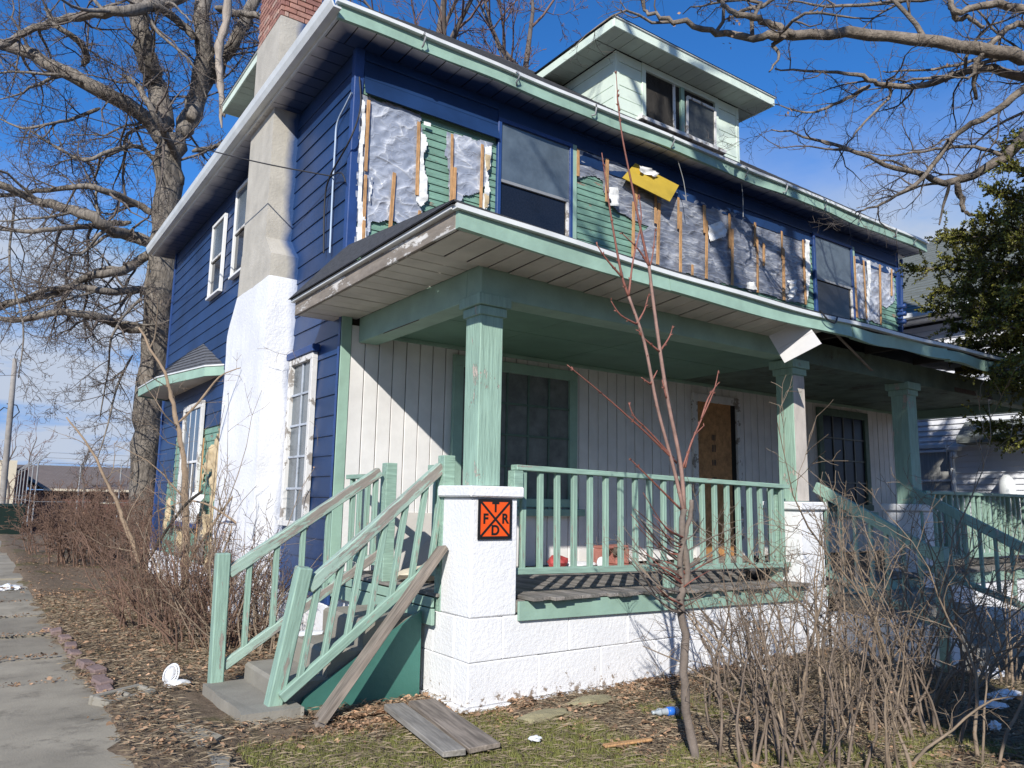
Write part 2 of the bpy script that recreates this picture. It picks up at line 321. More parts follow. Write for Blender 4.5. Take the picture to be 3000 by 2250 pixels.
def ground_mat():
    m = bpy.data.materials.new('yard_soil'); m.use_nodes = True; t = m.node_tree; N = t.nodes; K = t.links.new; b = N['Principled BSDF']
    b.inputs['Roughness'].default_value = .95; b.inputs['Specular IOR Level'].default_value = .1
    g = N.new('ShaderNodeNewGeometry')
    def nse(s, d=8, r=.65):
        n = N.new('ShaderNodeTexNoise'); n.inputs['Scale'].default_value = s; n.inputs['Detail'].default_value = d; n.inputs['Roughness'].default_value = r; K(g.outputs[0], n.inputs['Vector']); return n.outputs[0]
    def ramp(s, a, c, ca, cc):
        r = N.new('ShaderNodeValToRGB'); r.color_ramp.elements[0].position = a; r.color_ramp.elements[1].position = c
        r.color_ramp.elements[0].color = (*ca, 1); r.color_ramp.elements[1].color = (*cc, 1); K(s, r.inputs[0]); return r.outputs[0]
    soil = ramp(nse(14), .3, .7, (.10, .075, .052), (.29, .215, .15)); grass = ramp(nse(30), .3, .7, (.07, .07, .025), (.17, .16, .07))
    mk_ = ramp(nse(.9), .55, .66, (0, 0, 0), (1, 1, 1))
    mm = N.new('ShaderNodeMixRGB'); K(mk_, mm.inputs[0]); K(soil, mm.inputs[1]); K(grass, mm.inputs[2]); K(mm.outputs[0], b.inputs['Base Color'])
    bp = N.new('ShaderNodeBump'); bp.inputs['Strength'].default_value = .8; bp.inputs['Distance'].default_value = .03; K(nse(45), bp.inputs['Height']); K(bp.outputs[0], b.inputs['Normal'])
    return m
ground = tag(mesh('ground', vs, fs, ground_mat(), None, None, True), 'brown leaf strewn yard ground with patchy grass', 'ground', kind='structure')

drive = tag(box('driveway', -4.75, -1.92, -6.8, 24, -.13, -.075, m_mortar, None), 'cracked grey concrete driveway strip at the left edge', 'driveway', kind='structure')
jy = [-6.8, -3.6, -.15, .95, 2.2, 3.6, 5.0, 6.6, 8.2, 10, 12, 14.5, 17, 20, 23.5]
def slab(name, x0, x1, y0, y1, z, th, mat, parent, n=10, rag=.03):
    bm = bmesh.new(); ring = []
    cs = [(x0, y0), (x1, y0), (x1, y1), (x0, y1)]
    for k in range(4):
        a, b = Vector(cs[k]), Vector(cs[(k + 1) % 4])
        for i in range(n):
            p = a.lerp(b, i / n); q = rag * nz3(p.x, p.y, k, 3); nrm = Vector((b.y - a.y, a.x - b.x)).normalized(); p = p + nrm * (q - rag * .5); ring.append(p)
    top = [bm.verts.new((p.x, p.y, z + .006 * nz3(p.x, p.y, 0, 1.5))) for p in ring]; bot = [bm.verts.new((p.x, p.y, z - th)) for p in ring]
    bm.faces.new(top); k = len(ring)
    for i in range(k): bm.faces.new((top[i], bot[i], bot[(i + 1) % k], top[(i + 1) % k]))
    bmesh.ops.recalc_face_normals(bm, faces=bm.faces)
    me = bpy.data.meshes.new(name); bm.to_mesh(me); bm.free(); me.materials.append(mat)
    return link(bpy.data.objects.new(name, me), parent)
for i in range(len(jy) - 1):
    slab('concrete_slab', -4.7, -1.9, jy[i] + .012, jy[i + 1] - .012, .0 + .012 * math.sin(i * 1.7), .07, m_slab, drive)

# ------------------------------------------------------------------ the house
HW, HD, ZE, OV = 10.9, 8.7, 6.18, .39
HOUSE = thing('house', (0, 0, 0), 'two storey house with dark blue side, torn green and plastic front and full width porch', 'house')
# core
cv = [(0.03, 0.03), (HW - .03, 0.03), (HW - .03, HD), (0.03, HD)]
vs = [(x, y, z) for z in (-.1, 6.3) for x, y in cv]
mesh('wall_core', vs, [(0, 1, 2, 3), (7, 6, 5, 4)] + [(i, (i + 1) % 4, (i + 1) % 4 + 4, i + 4) for i in range(4)], m_sheath, HOUSE)
for nm, a in (('foundation_wall', (-.03, .03, -.0, HD, -.1, .42)), ('foundation_wall', (-.03, HW + .03, HD - .02, HD + .03, -.1, .42)), ('foundation_wall', (HW - .03, HW + .03, 0, HD, -.1, .42))):
    box(nm, *a, m_block, HOUSE, .01)

rlap = random.Random(91)
def lap(name, axis, a, b, z, ex, face, out, mat, t0=.018, t1=.005):
    """one siding board: axis 'x' or 'y' = running direction; face = plane coordinate; out = -1 outward"""
    o0, o1 = face + out * t0, face + out * t1
    pf = [(face - out * .004, z - .012), (o0, z - .012), (o0, z + .004), (o1, z + ex), (face - out * .004, z + ex)]
    n = max(2, int((b - a) / .45)); V = []; F = []; s_ = rlap.random() * 50
    for i in range(n + 1):
        t = a + (b - a) * i / n; dz = .0035 * nz3(t, s_, 0, 1.1); do = out * .004 * max(0, nz3(t, s_, 7, 1.7))
        for k, (p, q) in enumerate(pf): u = p + (do if 0 < k < 4 else 0); w_ = q + (dz if k < 3 else 0); V.append((t, u, w_) if axis == 'x' else (u, t, w_))
    for i in range(n):
        for j in range(5): F.append((i * 5 + j, i * 5 + (j + 1) % 5, i * 5 + 5 + (j + 1) % 5, i * 5 + 5 + j))
    F += [(4, 3, 2, 1, 0), tuple(n * 5 + j for j in range(5))]
    o = mesh(name, V, F, mat, HOUSE)
    bm = bmesh.new(); bm.from_mesh(o.data); bmesh.ops.recalc_face_normals(bm, faces=bm.faces); bm.to_mesh(o.data); bm.free(); return o
# left wall: wide blue laps
rb = random.Random(3)
z = .42; ex = .205; i = 0
while z < 6.1:
    e = min(ex, 6.18 - z); dz = .004 * math.sin(i * 1.3)
    if z < 2.35:
        lap('siding_board', 'y', .06, 3.15, z + dz, e, 0, -1, m_blue); lap('siding_board', 'y', 7.35 if z > 1.5 else 7.8, HD, z + dz, e, 0, -1, m_blue)
    else:
        lap('siding_board', 'y', .06, HD, z + dz, e, 0, -1, m_blue)
    z += ex; i += 1
# right wall, back wall (not seen from the street)
for k in range(28):
    lap('siding_board', 'y', .0, HD, .42 + k * .205, .205, HW, 1, m_blue)
# green clapboards bared low on the left wall
z = .42
while z < 2.4:
    lap('clapboard', 'y', 3.12, 7.9, z, .115, .012, -1, m_mintclap); z += .115
# corner boards
box('corner_board', -.026, .075, -.03, .004, 3.3, 6.18, m_bluetrim, HOUSE); box('corner_board', -.03, -.002, -.026, .06, .42, 6.18, m_bluetrim, HOUSE)
box('corner_board', HW - .09, HW + .03, -.03, .004, 3.3, 6.18, m_bluetrim, HOUSE)
box('corner_board', -.036, -.004, HD - .06, HD + .03, .42, 6.18, m_bluetrim, HOUSE)
# front: green clapboards between the upper windows
segs = [(.08, 1.80), (2.95, 8.15), (9.33, HW - .08)]
z = 3.45; i = 0
while z < 5.85:
    for a, b in segs: lap('clapboard', 'x', a, b, z + .003 * math.sin(i * 2 + a), .086, 0.006, -1, m_mintclap, .02, .006)
    z += .086; i += 1
# blue band under the eave
for a, b, lo in ((.075, 1.80, 5.86), (1.80, 2.95, 5.97), (2.95, 8.15, 5.74), (8.15, 9.33, 5.97), (9.33, HW - .08, 5.70)):
    zz = lo
    while zz < 6.17:
        e = min(.2, 6.18 - zz); lap('siding_board', 'x', a, b, zz, e, -.012, -1, m_blue, .03, .01); zz += e
pf = [(-.03, 5.875), (-.036, 5.86), (-.095, 5.655), (-.088, 5.65), (-.028, 5.84)]
prism('loose_siding_board', pf, 'x', .075, 1.79, m_blue, HOUSE)
# plain wall above the porch windows: white vertical planks
pw = .158; x = .08; i = 0
box('corner_board', -.03, .078, -.034, .002, .55, 3.30, m_mint, HOUSE)
while x < HW - .05:
    w_ = min(pw, HW - .03 - x)
    me = boxmesh(round(w_ - .010, 4), .022, 2.46, m_wplank, .004)
    inst('wall_plank', me, HOUSE, Matrix.Translation((x + w_ / 2, -.012 + .002 * math.sin(i * 2.7), 1.93))); x += pw; i += 1

# ---- windows
def sash_window(name, axis, a, b, z0, z1, face, out, mf, mg1, mg2, parent=HOUSE, meet=None, fw=.06, muntx=0, muntz=0, label=None, mm=None, dep=.05):
    """axis = running direction; frame proud by dep; panes set back"""
    def bx(nm, p, q, zz0, zz1, d0, d1, m, par, bev=.004):
        f0, f1 = face + out * d0, face + out * d1
        if axis == 'x': return box(nm, p, q, min(f0, f1), max(f0, f1), zz0, zz1, m, par, bev)
        return box(nm, min(f0, f1), max(f0, f1), p, q, zz0, zz1, m, par, bev)
    root = bx(name, a, b, z1 - fw, z1, 0, dep, mf, parent)
    if label: root['label'] = label
    bx('frame', a, b, z0, z0 + fw * .8, 0, dep + .02, mf, root); bx('frame', a, a + fw, z0 + fw * .8, z1 - fw, 0, dep, mf, root); bx('frame', b - fw, b, z0 + fw * .8, z1 - fw, 0, dep, mf, root)
    ia, ib, iz0, iz1 = a + fw, b - fw, z0 + fw * .8, z1 - fw
    if meet:
        bx('pane', ia, ib, meet, iz1, .002, .026, mg1, root, 0); bx('pane', ia, ib, iz0, meet, .002, .012, mg2, root, 0)
        bx('meeting_rail', ia, ib, meet - .02, meet + .02, .012, .04, mm or mf, root)
    else: bx('pane', ia, ib, iz0, iz1, .002, .014, mg1, root, 0)
    sm = mm or mf
    for k in range(1, muntx): p = ia + (ib - ia) * k / muntx; bx('muntin', p - .012, p + .012, iz0, iz1, .014, .03, sm, root, .002)
    for k in range(1, muntz):
        zz = iz0 + (iz1 - iz0) * k / muntz; bx('muntin', ia, ib, zz - .012, zz + .012, .015, .0315, sm, root, .002)
    return root
for a, b in ((1.79, 2.94), (8.15, 9.32)):
    r = sash_window('window', 'x', a, b, 4.05, 5.95, -.012, -1, m_bluetrim, m_glassf, m_glassd, meet=5.17, mm=m_metal, fw=.05)
    box('inner_jamb', b - .09, b - .052, -.052, -.014, 4.1, 5.15, m_whiteworn, r); box('casing', b, b + .07, -.055, .0, 4.05, 5.95, m_mint, r)
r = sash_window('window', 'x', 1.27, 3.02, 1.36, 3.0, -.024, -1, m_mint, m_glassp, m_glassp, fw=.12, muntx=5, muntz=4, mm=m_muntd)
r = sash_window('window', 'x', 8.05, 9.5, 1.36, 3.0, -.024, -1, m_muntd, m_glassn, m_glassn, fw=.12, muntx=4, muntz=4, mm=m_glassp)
box('window_sill', 1.2, 3.1, -.13, -.02, 1.26, 1.34, m_mint, HOUSE); box('window_sill', 7.98, 9.57, -.13, -.02, 1.26, 1.34, m_mint, HOUSE)
# side windows
sash_window('window', 'y', 4.85, 5.62, 4.56, 5.83, -.02, -1, m_white, m_glassf, m_glassd, meet=5.2, fw=.05, mm=m_whiteworn)
sash_window('window', 'y', 3.45, 4.28, 4.6, 6.0, -.02, -1, m_white, m_glassf, m_glassd, meet=5.3, fw=.05, mm=m_whiteworn)
r = sash_window('window', 'y', .60, 1.34, 1.12, 2.96, -.02, -1, m_whiteworn, m_glassf, m_glassf, fw=.07, muntx=2, muntz=5, mm=m_sashg, dep=.06)
box('head_casing', -.10, -.02, .56, 1.38, 2.962, 3.04, m_bluetrim, r)
# door, boarded up
dr = box('door', 5.19, 5.92, -.04, -.026, .70, 2.84, m_osb, HOUSE, .002); dr['label'] = 'brown chipboard sheet over the doorway'
box('door_gap', 5.922, 6.03, -.032, -.025, .70, 2.84, m_dark, dr, 0); box('door_frame', 5.10, 5.19, -.07, -.024, .70, 2.95, m_whiteworn, dr); box('door_frame', 6.03, 6.12, -.07, -.024, .70, 2.95, m_whiteworn, dr)
box('door_frame', 5.19, 6.03, -.068, -.024, 2.84, 2.95, m_whiteworn, dr); box('door_sill', 5.1, 6.1, -.14, -.025, .66, .72, m_wood, dr)
for k, (zz, ww) in enumerate(((2.35, .04), (2.2, .05), (2.0, .04), (1.75, .05), (1.55, .04))):
    for j in range(3): box('stamp_mark', 5.50 + j * .03, 5.50 + j * .03 + .016, -.0425, -.0405, zz - ww, zz + ww, m_black, dr, 0)

# ---- plastic sheeting, lath and torn scraps on the upper front wall
def inpoly(x, y, P):
    c = False; j = len(P) - 1
    for i in range(len(P)):
        xi, yi = P[i]; xj, yj = P[j]
        if (yi > y) != (yj > y) and x < (xj - xi) * (y - yi) / (yj - yi) + xi: c = not c
        j = i
    return c
def sheet(name, poly, mat, plane, ax='y', out=-1, cell=.022, amp=.012, rag=.03, seed=0, zst=2.2, bulge=0, parent=None, ws=3.2):
    xs = [p[0] for p in poly]; zs = [p[1] for p in poly]; x0, x1, z0, z1 = min(xs), max(xs), min(zs), max(zs)
    nx_, nz_ = int((x1 - x0) / cell) + 1, int((z1 - z0) / cell) + 1; idx = {}; V = []; F = []
    def vert(i, j):
        if (i, j) in idx: return idx[(i, j)]
        x, z_ = x0 + i * cell, z0 + j * cell
        a = nz3(x * ws + z_ * 1.9 + seed, z_ * ws * zst - x * 1.4, seed, 1); b_ = nz3(x * 9 + seed, z_ * 14 - x * 6, seed + 5, 1)
        c_ = abs(nz3(x * 5 + z_ * 3, z_ * 8 - x * 3, seed + 9, 1))
        d = amp * (1.0 + .9 * a + .5 * b_ - 1.1 * c_) + bulge * (1 - ((x - (x0 + x1) / 2) / ((x1 - x0) / 2 + .01)) ** 2)
        p = plane + out * d; V.append((x, p, z_) if ax == 'y' else (p, x, z_)); idx[(i, j)] = len(V) - 1; return idx[(i, j)]
    for i in range(nx_):
        for j in range(nz_):
            cx, cz = x0 + (i + .5) * cell, z0 + (j + .5) * cell
            if inpoly(cx + rag * nz3(cx, cz, seed, 7), cz + rag * nz3(cx, cz, seed + 3, 7), poly): F.append((vert(i, j), vert(i + 1, j), vert(i + 1, j + 1), vert(i, j + 1)))
    return mesh(name, V, F, mat, parent or HOUSE, None, True)
def PX(cf, pts, y=-.05): return [(cf(a, b, 'y', y).x, cf(a, b, 'y', y).z) for a, b in pts]
Sa = PX(C2, [(572, 600), (960, 740), (975, 880), (960, 1010), (945, 1270), (990, 1480), (915, 1530), (850, 1470), (780, 1425), (640, 1440), (600, 1590), (535, 1590), (553, 1000)])
Sb = PX(C2, [(1130, 850), (1425, 925), (1400, 1200), (1330, 1245), (1240, 1270), (1190, 1330), (1145, 1330), (1140, 1030), (1118, 1000)])
Sc = PX(C3, [(145, 680), (280, 725), (400, 790), (610, 890), (735, 940), (850, 980), (970, 1025), (1090, 1068), (1205, 1105), (1212, 1400), (1150, 1400), (1060, 1370), (940, 1340), (860, 1320), (740, 1290), (620, 1260), (515, 1225), (395, 1185), (415, 1080), (480, 1050), (400, 1020), (330, 970), (280, 930), (270, 840), (230, 810), (150, 825)])
Sd = PX(C3, [(1422, 1180), (1490, 1200), (1540, 1222), (1612, 1245), (1622, 1390), (1580, 1425), (1545, 1400), (1555, 1500), (1440, 1465)])
for k, P_ in enumerate((Sa, Sb, Sc, Sd)): sheet('plastic_sheet', P_, m_plastic if k in (0, 1, 3) else m_plastic2, -.022, amp=.016, seed=k * 3.7, rag=.035, cell=.014)
def lathpx(cf, a, b, c, d, wd=.038):
    p, q = cf(a, b, 'y', -.06), cf(c, d, 'y', -.06); bar('lath_strip', p, q, .014, wd * random.uniform(.85, 1.2), m_lath, HOUSE, up=(1, 0, 0), bev=.002, jit=.003, key=random.random())
for a in [(620, 650, 600, 1110), (601, 1135, 582, 1590), (945, 790, 932, 1265), (952, 1365, 943, 1530), (787, 1120, 745, 1660), (1162, 870, 1155, 1330), (1180, 1085, 1168, 1390), (1358, 935, 1345, 1345)]: lathpx(C2, *a)
for a in [(148, 690, 148, 815), (283, 735, 281, 935), (405, 935, 402, 1190), (418, 850, 414, 965), (508, 895, 507, 1035), (524, 940, 517, 1225), (613, 915, 613, 1060), (623, 980, 622, 1260), (732, 950, 735, 1080), (743, 1020, 742, 1290), (678, 1225, 678, 1275), (850, 990, 850, 1150), (862, 1060, 862, 1320), (967, 1030, 968, 1140), (978, 1095, 980, 1355), (1008, 1125, 1008, 1230), (1091, 1070, 1094, 1200), (1099, 1150, 1102, 1390), (1190, 1110, 1203, 1410), (1427, 1185, 1440, 1470), (1470, 1205, 1485, 1490), (1545, 1225, 1550, 1505), (1600, 1245, 1600, 1370)]: lathpx(C3, *a, wd=.045)
for k, P_ in enumerate([PX(C2, [(958, 860), (985, 880), (998, 940), (975, 1000), (975, 1080), (998, 1180), (1000, 1290), (960, 1340), (925, 1300), (945, 1200), (955, 1000)]), PX(C2, [(1365, 960), (1405, 950), (1412, 1080), (1385, 1110), (1400, 1230), (1395, 1330), (1370, 1370), (1355, 1340), (1375, 1150)]), PX(C2, [(570, 640), (600, 660), (580, 1000), (575, 1300), (610, 1570), (540, 1600), (553, 1100)]),
        PX(C2, [(640, 1130), (622, 1350), (600, 1470), (612, 1420), (625, 1200)]), PX(C3, [(745, 1045), (790, 1030), (828, 1060), (825, 1095), (790, 1105), (750, 1120)]), PX(C3, [(285, 870), (310, 875), (333, 940), (325, 965), (285, 955)]), PX(C3, [(1108, 1300), (1135, 1298), (1155, 1340), (1130, 1375), (1110, 1390), (1118, 1340)]), PX(C3, [(1196, 1105), (1215, 1112), (1218, 1180), (1222, 1260), (1205, 1400), (1198, 1260)]),
        PX(C3, [(925, 1310), (960, 1305), (975, 1345), (930, 1335)]), PX(C3, [(1480, 1205), (1498, 1205), (1500, 1300), (1488, 1500), (1478, 1490), (1485, 1300)]), PX(C2, [(975, 790), (1020, 800), (1020, 818), (980, 812)])]):
    sheet('foil_scrap', P_, m_foil, -.052, amp=.03 if k in (4, 5, 6) else .014, cell=.014, seed=20 + k * 2.3, rag=.015, bulge=.05 if k in (4, 5, 6) else 0, ws=7)
for k, P_ in enumerate([PX(C2, [(1365, 1000), (1400, 1010), (1400, 1100), (1375, 1110)]), PX(C2, [(1365, 1260), (1395, 1270), (1385, 1350), (1362, 1360)])]): sheet('paper_scrap', P_, m_paper, -.06, amp=.02, cell=.015, seed=50 + k, rag=.01)

# ---- main eaves and roof
TP = math.tan(math.radians(38)); RZ = 6.34
e = OV + .0; hx, hy = HW + 2 * e, HD + 2 * e; rh = hy / 2 * TP
A = [(-e, -e), (HW + e, -e), (HW + e, HD + e), (-e, HD + e)]
r0, r1 = (-e + hy / 2, HD / 2), (HW + e - hy / 2, HD / 2)
vs = [(x, y, RZ) for x, y in A] + [(r0[0], r0[1], RZ + rh), (r1[0], r1[1], RZ + rh)] + [(x, y, RZ - .03) for x, y in A]
ROOF = mesh('roof', vs, [(0, 1, 5, 4), (1, 2, 5), (2, 3, 4, 5), (3, 0, 4), (0, 6, 7, 1), (1, 7, 8, 2), (2, 8, 9, 3), (3, 9, 6, 0), (9, 8, 7, 6)], m_shingle, HOUSE)
# courses of shingle along the front slope (visible edge-on)
for k in range(22):
    yy = -e + .05 + k * .14; zz = RZ + (yy + e) * TP; xl = -e + (yy + e) + .02; xr = HW + e - (yy + e) - .02
    prism('shingle_course', [(yy - .03, zz - .005), (yy - .03, zz + .012), (yy + .16, zz + .012 + .19 * TP - .006), (yy + .16, zz + .19 * TP - .02)], 'x', xl, xr, m_shingle, ROOF)
# front fascia, wavy, in lengths
def wavy(name, x0, x1, y, z0, z1, mat, parent, dzf, th=.025, n=14, dyf=None):
    V = []; F = []
    for i in range(n + 1):
        x = x0 + (x1 - x0) * i / n; d = dzf(x); dy = dyf(x) if dyf else 0
        V += [(x, y + dy, z0 + d), (x, y + dy * .3, z1 + d), (x, y + th, z1 + d), (x, y + th, z0 + d)]
    for i in range(n):
        a, b = 4 * i, 4 * i + 4
        for j in range(4): F.append((a + j, b + j, b + (j + 1) % 4, a + (j + 1) % 4))
    F += [(3, 2, 1, 0), (4 * n, 4 * n + 1, 4 * n + 2, 4 * n + 3)]
    return mesh(name, V, F, mat, parent)
sg = lambda x: .012 * math.sin(x * 1.9) + .006 * math.sin(x * 4.7 + 1)
for x0, x1 in ((-OV, 2.6), (2.605, 6.0), (6.005, 9.2), (9.205, HW + OV)):
    wavy('fascia_board', x0, x1, -OV, 6.165, 6.315, m_mint, HOUSE, sg, dyf=lambda x: -.012 + .012 * math.sin(x * 2.3))
wavy('drip_edge', -OV - .03, HW + OV, -OV - .05, 6.312, 6.352, m_gutter, HOUSE, lambda x: .5 * sg(x), th=.06, n=30)
for k, xx in enumerate((.55, 1.75, 3.0, 4.35, 5.9, 6.9, 7.9, 8.9, 10.1, 10.7)):
    t = Tubes(); s_ = .02 * math.sin(k * 2.2)
    t.add([(xx, -OV + .01, 6.31), (xx + s_, -OV - .07, 6.33), (xx + 2 * s_, -OV - .09, 6.27), (xx + s_, -OV - .05, 6.2), (xx + 3 * s_, -OV - .02, 6.19)], .011, 5); t.build('gutter_hanger', m_metal, HOUSE)
# left gutter (K profile) and fascia
gp = [(-.39, 6.20), (-.47, 6.20), (-.50, 6.26), (-.515, 6.33), (-.50, 6.335), (-.485, 6.27), (-.46, 6.22), (-.39, 6.22)]
prism('gutter', gp, 'y', -.48, HD + .45, m_gutter, HOUSE); box('fascia_board', -.392, -.365, -.38, HD + .4, 6.165, 6.33, m_gutter, HOUSE)
box('fascia_board', -.38, HW + .38, HD + .38, HD + .40, 6.165, 6.33, m_gutter, HOUSE); box('fascia_board', HW + .365, HW + .392, -.36, HD + .38, 6.165, 6.33, m_mint, HOUSE)
# soffit strips
def strips(axis, a, b, step, lo, hi, z, mat, parent, jit=.0015):
    k = 0; x = a
    while x < b - 1e-4:
        w_ = min(step, b - x)
        if axis == 'x': me = boxmesh(round(w_ - .011, 4), round(hi - lo, 4), .01, mat, .003)
        else: me = boxmesh(round(hi - lo, 4), round(w_ - .011, 4), .01, mat, .003)
        c = ((x + w_ / 2), (lo + hi) / 2); zz = z + jit * math.sin(k * 2.9)
        inst('soffit_panel', me, parent, Matrix.Translation((c[0], c[1], zz) if axis == 'x' else (c[1], c[0], zz))); x += step; k += 1
strips('x', -.36, HW + .36, .205, -.365, -.002, 6.17, m_soffitb, HOUSE); strips('y', .0, HD + .36, .205, -.365, -.002, 6.17, m_soffitb, HOUSE); strips('y', 0, HD + .3, .4, HW + .03, HW + .36, 6.17, m_soffit, HOUSE)
# ---- front dormer and side dormer
def dormer(cx, axis):
    """axis 'f' faces -y at y=.4 ; axis 'l' faces -x at x=.45"""
    hw = 1.37; wt = 7.93; f = .4
    def T(u, v, z_): return (cx + u, v, z_) if axis == 'f' else (v, cx - u, z_)
    def B(nm, u0, u1, v0, v1, z0, z1, mat, par, bev=.004):
        p, q = T(u0, v0, z0), T(u1, v1, z1); return box(nm, min(p[0], q[0]), max(p[0], q[0]), min(p[1], q[1]), max(p[1], q[1]), min(p[2], q[2]), max(p[2], q[2]), mat, par, bev)
    D = B('dormer', -hw + .02, hw - .02, f + .02, 3.2, 6.6, 7.95, m_sheath, HOUSE)
    mm = m_mintw
    for k in range(6):
        z0 = 6.86 + k * .185; z1 = min(z0 + .178, 7.93)
        for u0, u1 in ((-hw, -.86), (.86, hw)): B('dormer_siding', u0 + .05 * (u0 < 0), u1 - .05 * (u0 > 0), f - .004 - .003 * (k % 2), f + .02, z0, z1, mm, D)
        for s in (-1, 1): B('dormer_siding', s * (hw - .02), s * (hw + .004), f + .05, f + .25 + (z1 - 6.9) * 1.35, z0, z1, mm, D)
    for s in (-1, 1): B('corner_trim', s * (hw - .06), s * (hw + .012), f - .012, f + .05, 6.7, 7.93, m_mintw, D)
    # windows
    B('window_header', -.86, .86, f - .02, f + .03, 7.83, 7.93, m_mintw, D); B('window_sill', -.95, .95, f - .09, f + .03, 6.98, 7.04, m_whiteworn, D)
    B('apron_board', -.86, .86, f - .008, f + .02, 6.72, 6.98, m_whiteworn, D)
    for u in (-.86, -.02, .78): B('window_post', u, u + .08, f - .022, f + .03, 7.04, 7.83, m_mintw if u != -.02 else m_mintpeel, D)
    for k, (u0, u1) in enumerate(((-.78, -.02), (.06, .78))):
        P = B('window', u0, u1, f + .02, f + .03, 7.04, 7.83, m_glassd, D, 0)
        if k == 1:
            a_, b_ = Vector(T(u0 + .03, f - .06, 7.06)), Vector(T(u1 - .03, f - .0, 7.06))
            for (p, q) in (((u0 + .03, 7.06), (u1 - .06, 7.02)), ((u0 + .03, 7.06), (u0 + .05, 7.7)), ((u1 - .06, 7.02), (u1 - .04, 7.68)), ((u0 + .05, 7.7), (u1 - .04, 7.68))):
                bar('sash_frame', T(p[0], f - .03 - .02 * (p[0] > .4), p[1]), T(q[0], f - .03 - .02 * (q[0] > .4), q[1]), .025, .045, m_whiteworn, P)
            me = [T(u0 + .04, f - .028, 7.07), T(u1 - .06, f - .045, 7.03), T(u1 - .05, f - .045, 7.68), T(u0 + .06, f - .028, 7.69)]
            mesh('pane', me, [(0, 1, 2, 3)], m_glassf2, P)
        else:
            B('sash_frame', u1 - .16, u1 - .1, f - .0, f + .015, 7.04, 7.83, m_whiteworn, P)
    # eave
    o = .42; z0 = 7.93
    R = B('dormer_eave', -hw - o, hw + o, f - o, f - o + .025, z0, z0 + .13, m_mintw, D)
    for s in (-1, 1): B('dormer_fascia', s * (hw + o), s * (hw + o - .025), f - o + .027, 2.6, z0, z0 + .13, m_mintw, D)
    B('drip_edge', -hw - o - .02, hw + o + .02, f - o - .02, f - o + .03, z0 + .131, z0 + .15, m_gutter, D)
    n = int((2 * (hw + o)) / .21)
    for k in range(n): u = -hw - o + .03 + k * (2 * (hw + o) - .06) / n; B('dormer_soffit', u, u + (2 * (hw + o) - .06) / n - .007, f - o + .028, f - .014, z0 + .012, z0 + .022, m_soffitm, D, .002)
    for s in (-1, 1):
        for k in range(9): v = f + .0 + k * .21; B('dormer_soffit', s * (hw + .014), s * (hw + o - .03), v, v + .203, z0 + .012, z0 + .022, m_soffitm, D, .002)
    u, v0 = hw + o + .03, f - o - .03; zz = z0 + .152; t = math.tan(math.radians(24)); h = u * t
    V = [T(-u, v0, zz), T(u, v0, zz), T(0, v0 + u, zz + h), T(-u, 4.3, zz), T(u, 4.3, zz), T(0, 4.3, zz + h)]
    fs_ = [(0, 1, 2), (3, 0, 2, 5), (1, 4, 5, 2), (3, 4, 1, 0)]
    mesh('dormer_roof', V, fs_ if axis == 'f' else [tuple(reversed(q)) for q in fs_], m_shingle, D)
    return D
m_mintw = mk('pale_mint_siding', (.70, .80, .69), .5, .07, 3, .08, 20, peel=((.4, .45, .38), .74, 5))
m_soffitm = mk('pale_mint_soffit', (.5, .56, .5), .55, .08, 3, .05, 12)
m_glassf2 = mk('screened_glass', (.05, .055, .055), .4, .3, 20, .05, 60)
dormer(5.49, 'f'); dormer(4.0, 'l')

# ---- chimney on the left wall
def loft(name, rings, mat, parent):
    V = [p for r in rings for p in r]; n = len(rings[0]); F = []
    for i in range(len(rings) - 1):
        for j in range(n): F.append((i * n + j, i * n + (j + 1) % n, (i + 1) * n + (j + 1) % n, (i + 1) * n + j))
    F += [tuple(range(n - 1, -1, -1)), tuple((len(rings) - 1) * n + j for j in range(n))]
    return mesh(name, V, F, mat, parent)
def cring(y0, y1, d, z, dz=0): return [(-d, y0, z + dz), (.2, y0, z), (.2, y1, z), (-d, y1, z + dz)]
CH = loft('chimney', [cring(1.74, 2.70, .325, 3.95), cring(1.74, 2.70, .325, 7.40)], m_stucco, HOUSE)
CH['label'] = 'grey stucco chimney with whitewashed foot and brick top'
def fine(name, rings, mat, n=30, amp=.012):
    V = []; F = []; m_ = 16; tot = []
    for a, b in zip(rings[:-1], rings[1:]):
        k = max(2, int(n * abs(b[0][2] - a[0][2]) / 4))
        for i in range(k): tot.append([Vector(p).lerp(Vector(q), i / k) for p, q in zip(a, b)])
    tot.append([Vector(p) for p in rings[-1]])
    for r in tot:
        for s in range(4):
            for i in range(m_):
                p = r[s].lerp(r[(s + 1) % 4], i / m_); q = amp * nz3(p.x, p.y, p.z, 2.2) + amp * .5 * nz3(p.x, p.y, p.z, 6)
                V.append((p.x + q, p.y + q, p.z))
    k = 4 * m_
    for i in range(len(tot) - 1):
        for j in range(k): F.append((i * k + j, i * k + (j + 1) % k, (i + 1) * k + (j + 1) % k, (i + 1) * k + j))
    F.append(tuple((len(tot) - 1) * k + j for j in range(k)))
    return mesh(name, V, F, mat, CH, None, False)
fine('whitewashed_base', [cring(1.42, 3.07, .345, -.1), cring(1.42, 3.07, .345, 3.5), cring(1.42, 3.0, .345, 3.62), cring(1.44, 2.74, .34, 3.95)], m_stuccow)
fine('shoulder', [cring(1.44, 2.735, .338, 3.93), cring(1.44, 2.72, .337, 4.22), cring(1.735, 2.71, .328, 4.5)], m_stucco, 20, .006)
box('chimney_core', -.3, .17, 1.77, 2.67, 7.38, 8.6, m_mortar, CH)
rbk = random.Random(5); bl, bh = .195, .062
brk = [mk('brick_%d' % k, c, .85, .25, 14, .4, 60) for k, c in enumerate(((.35, .175, .135), (.39, .21, .165), (.29, .14, .115), (.43, .29, .235)))]
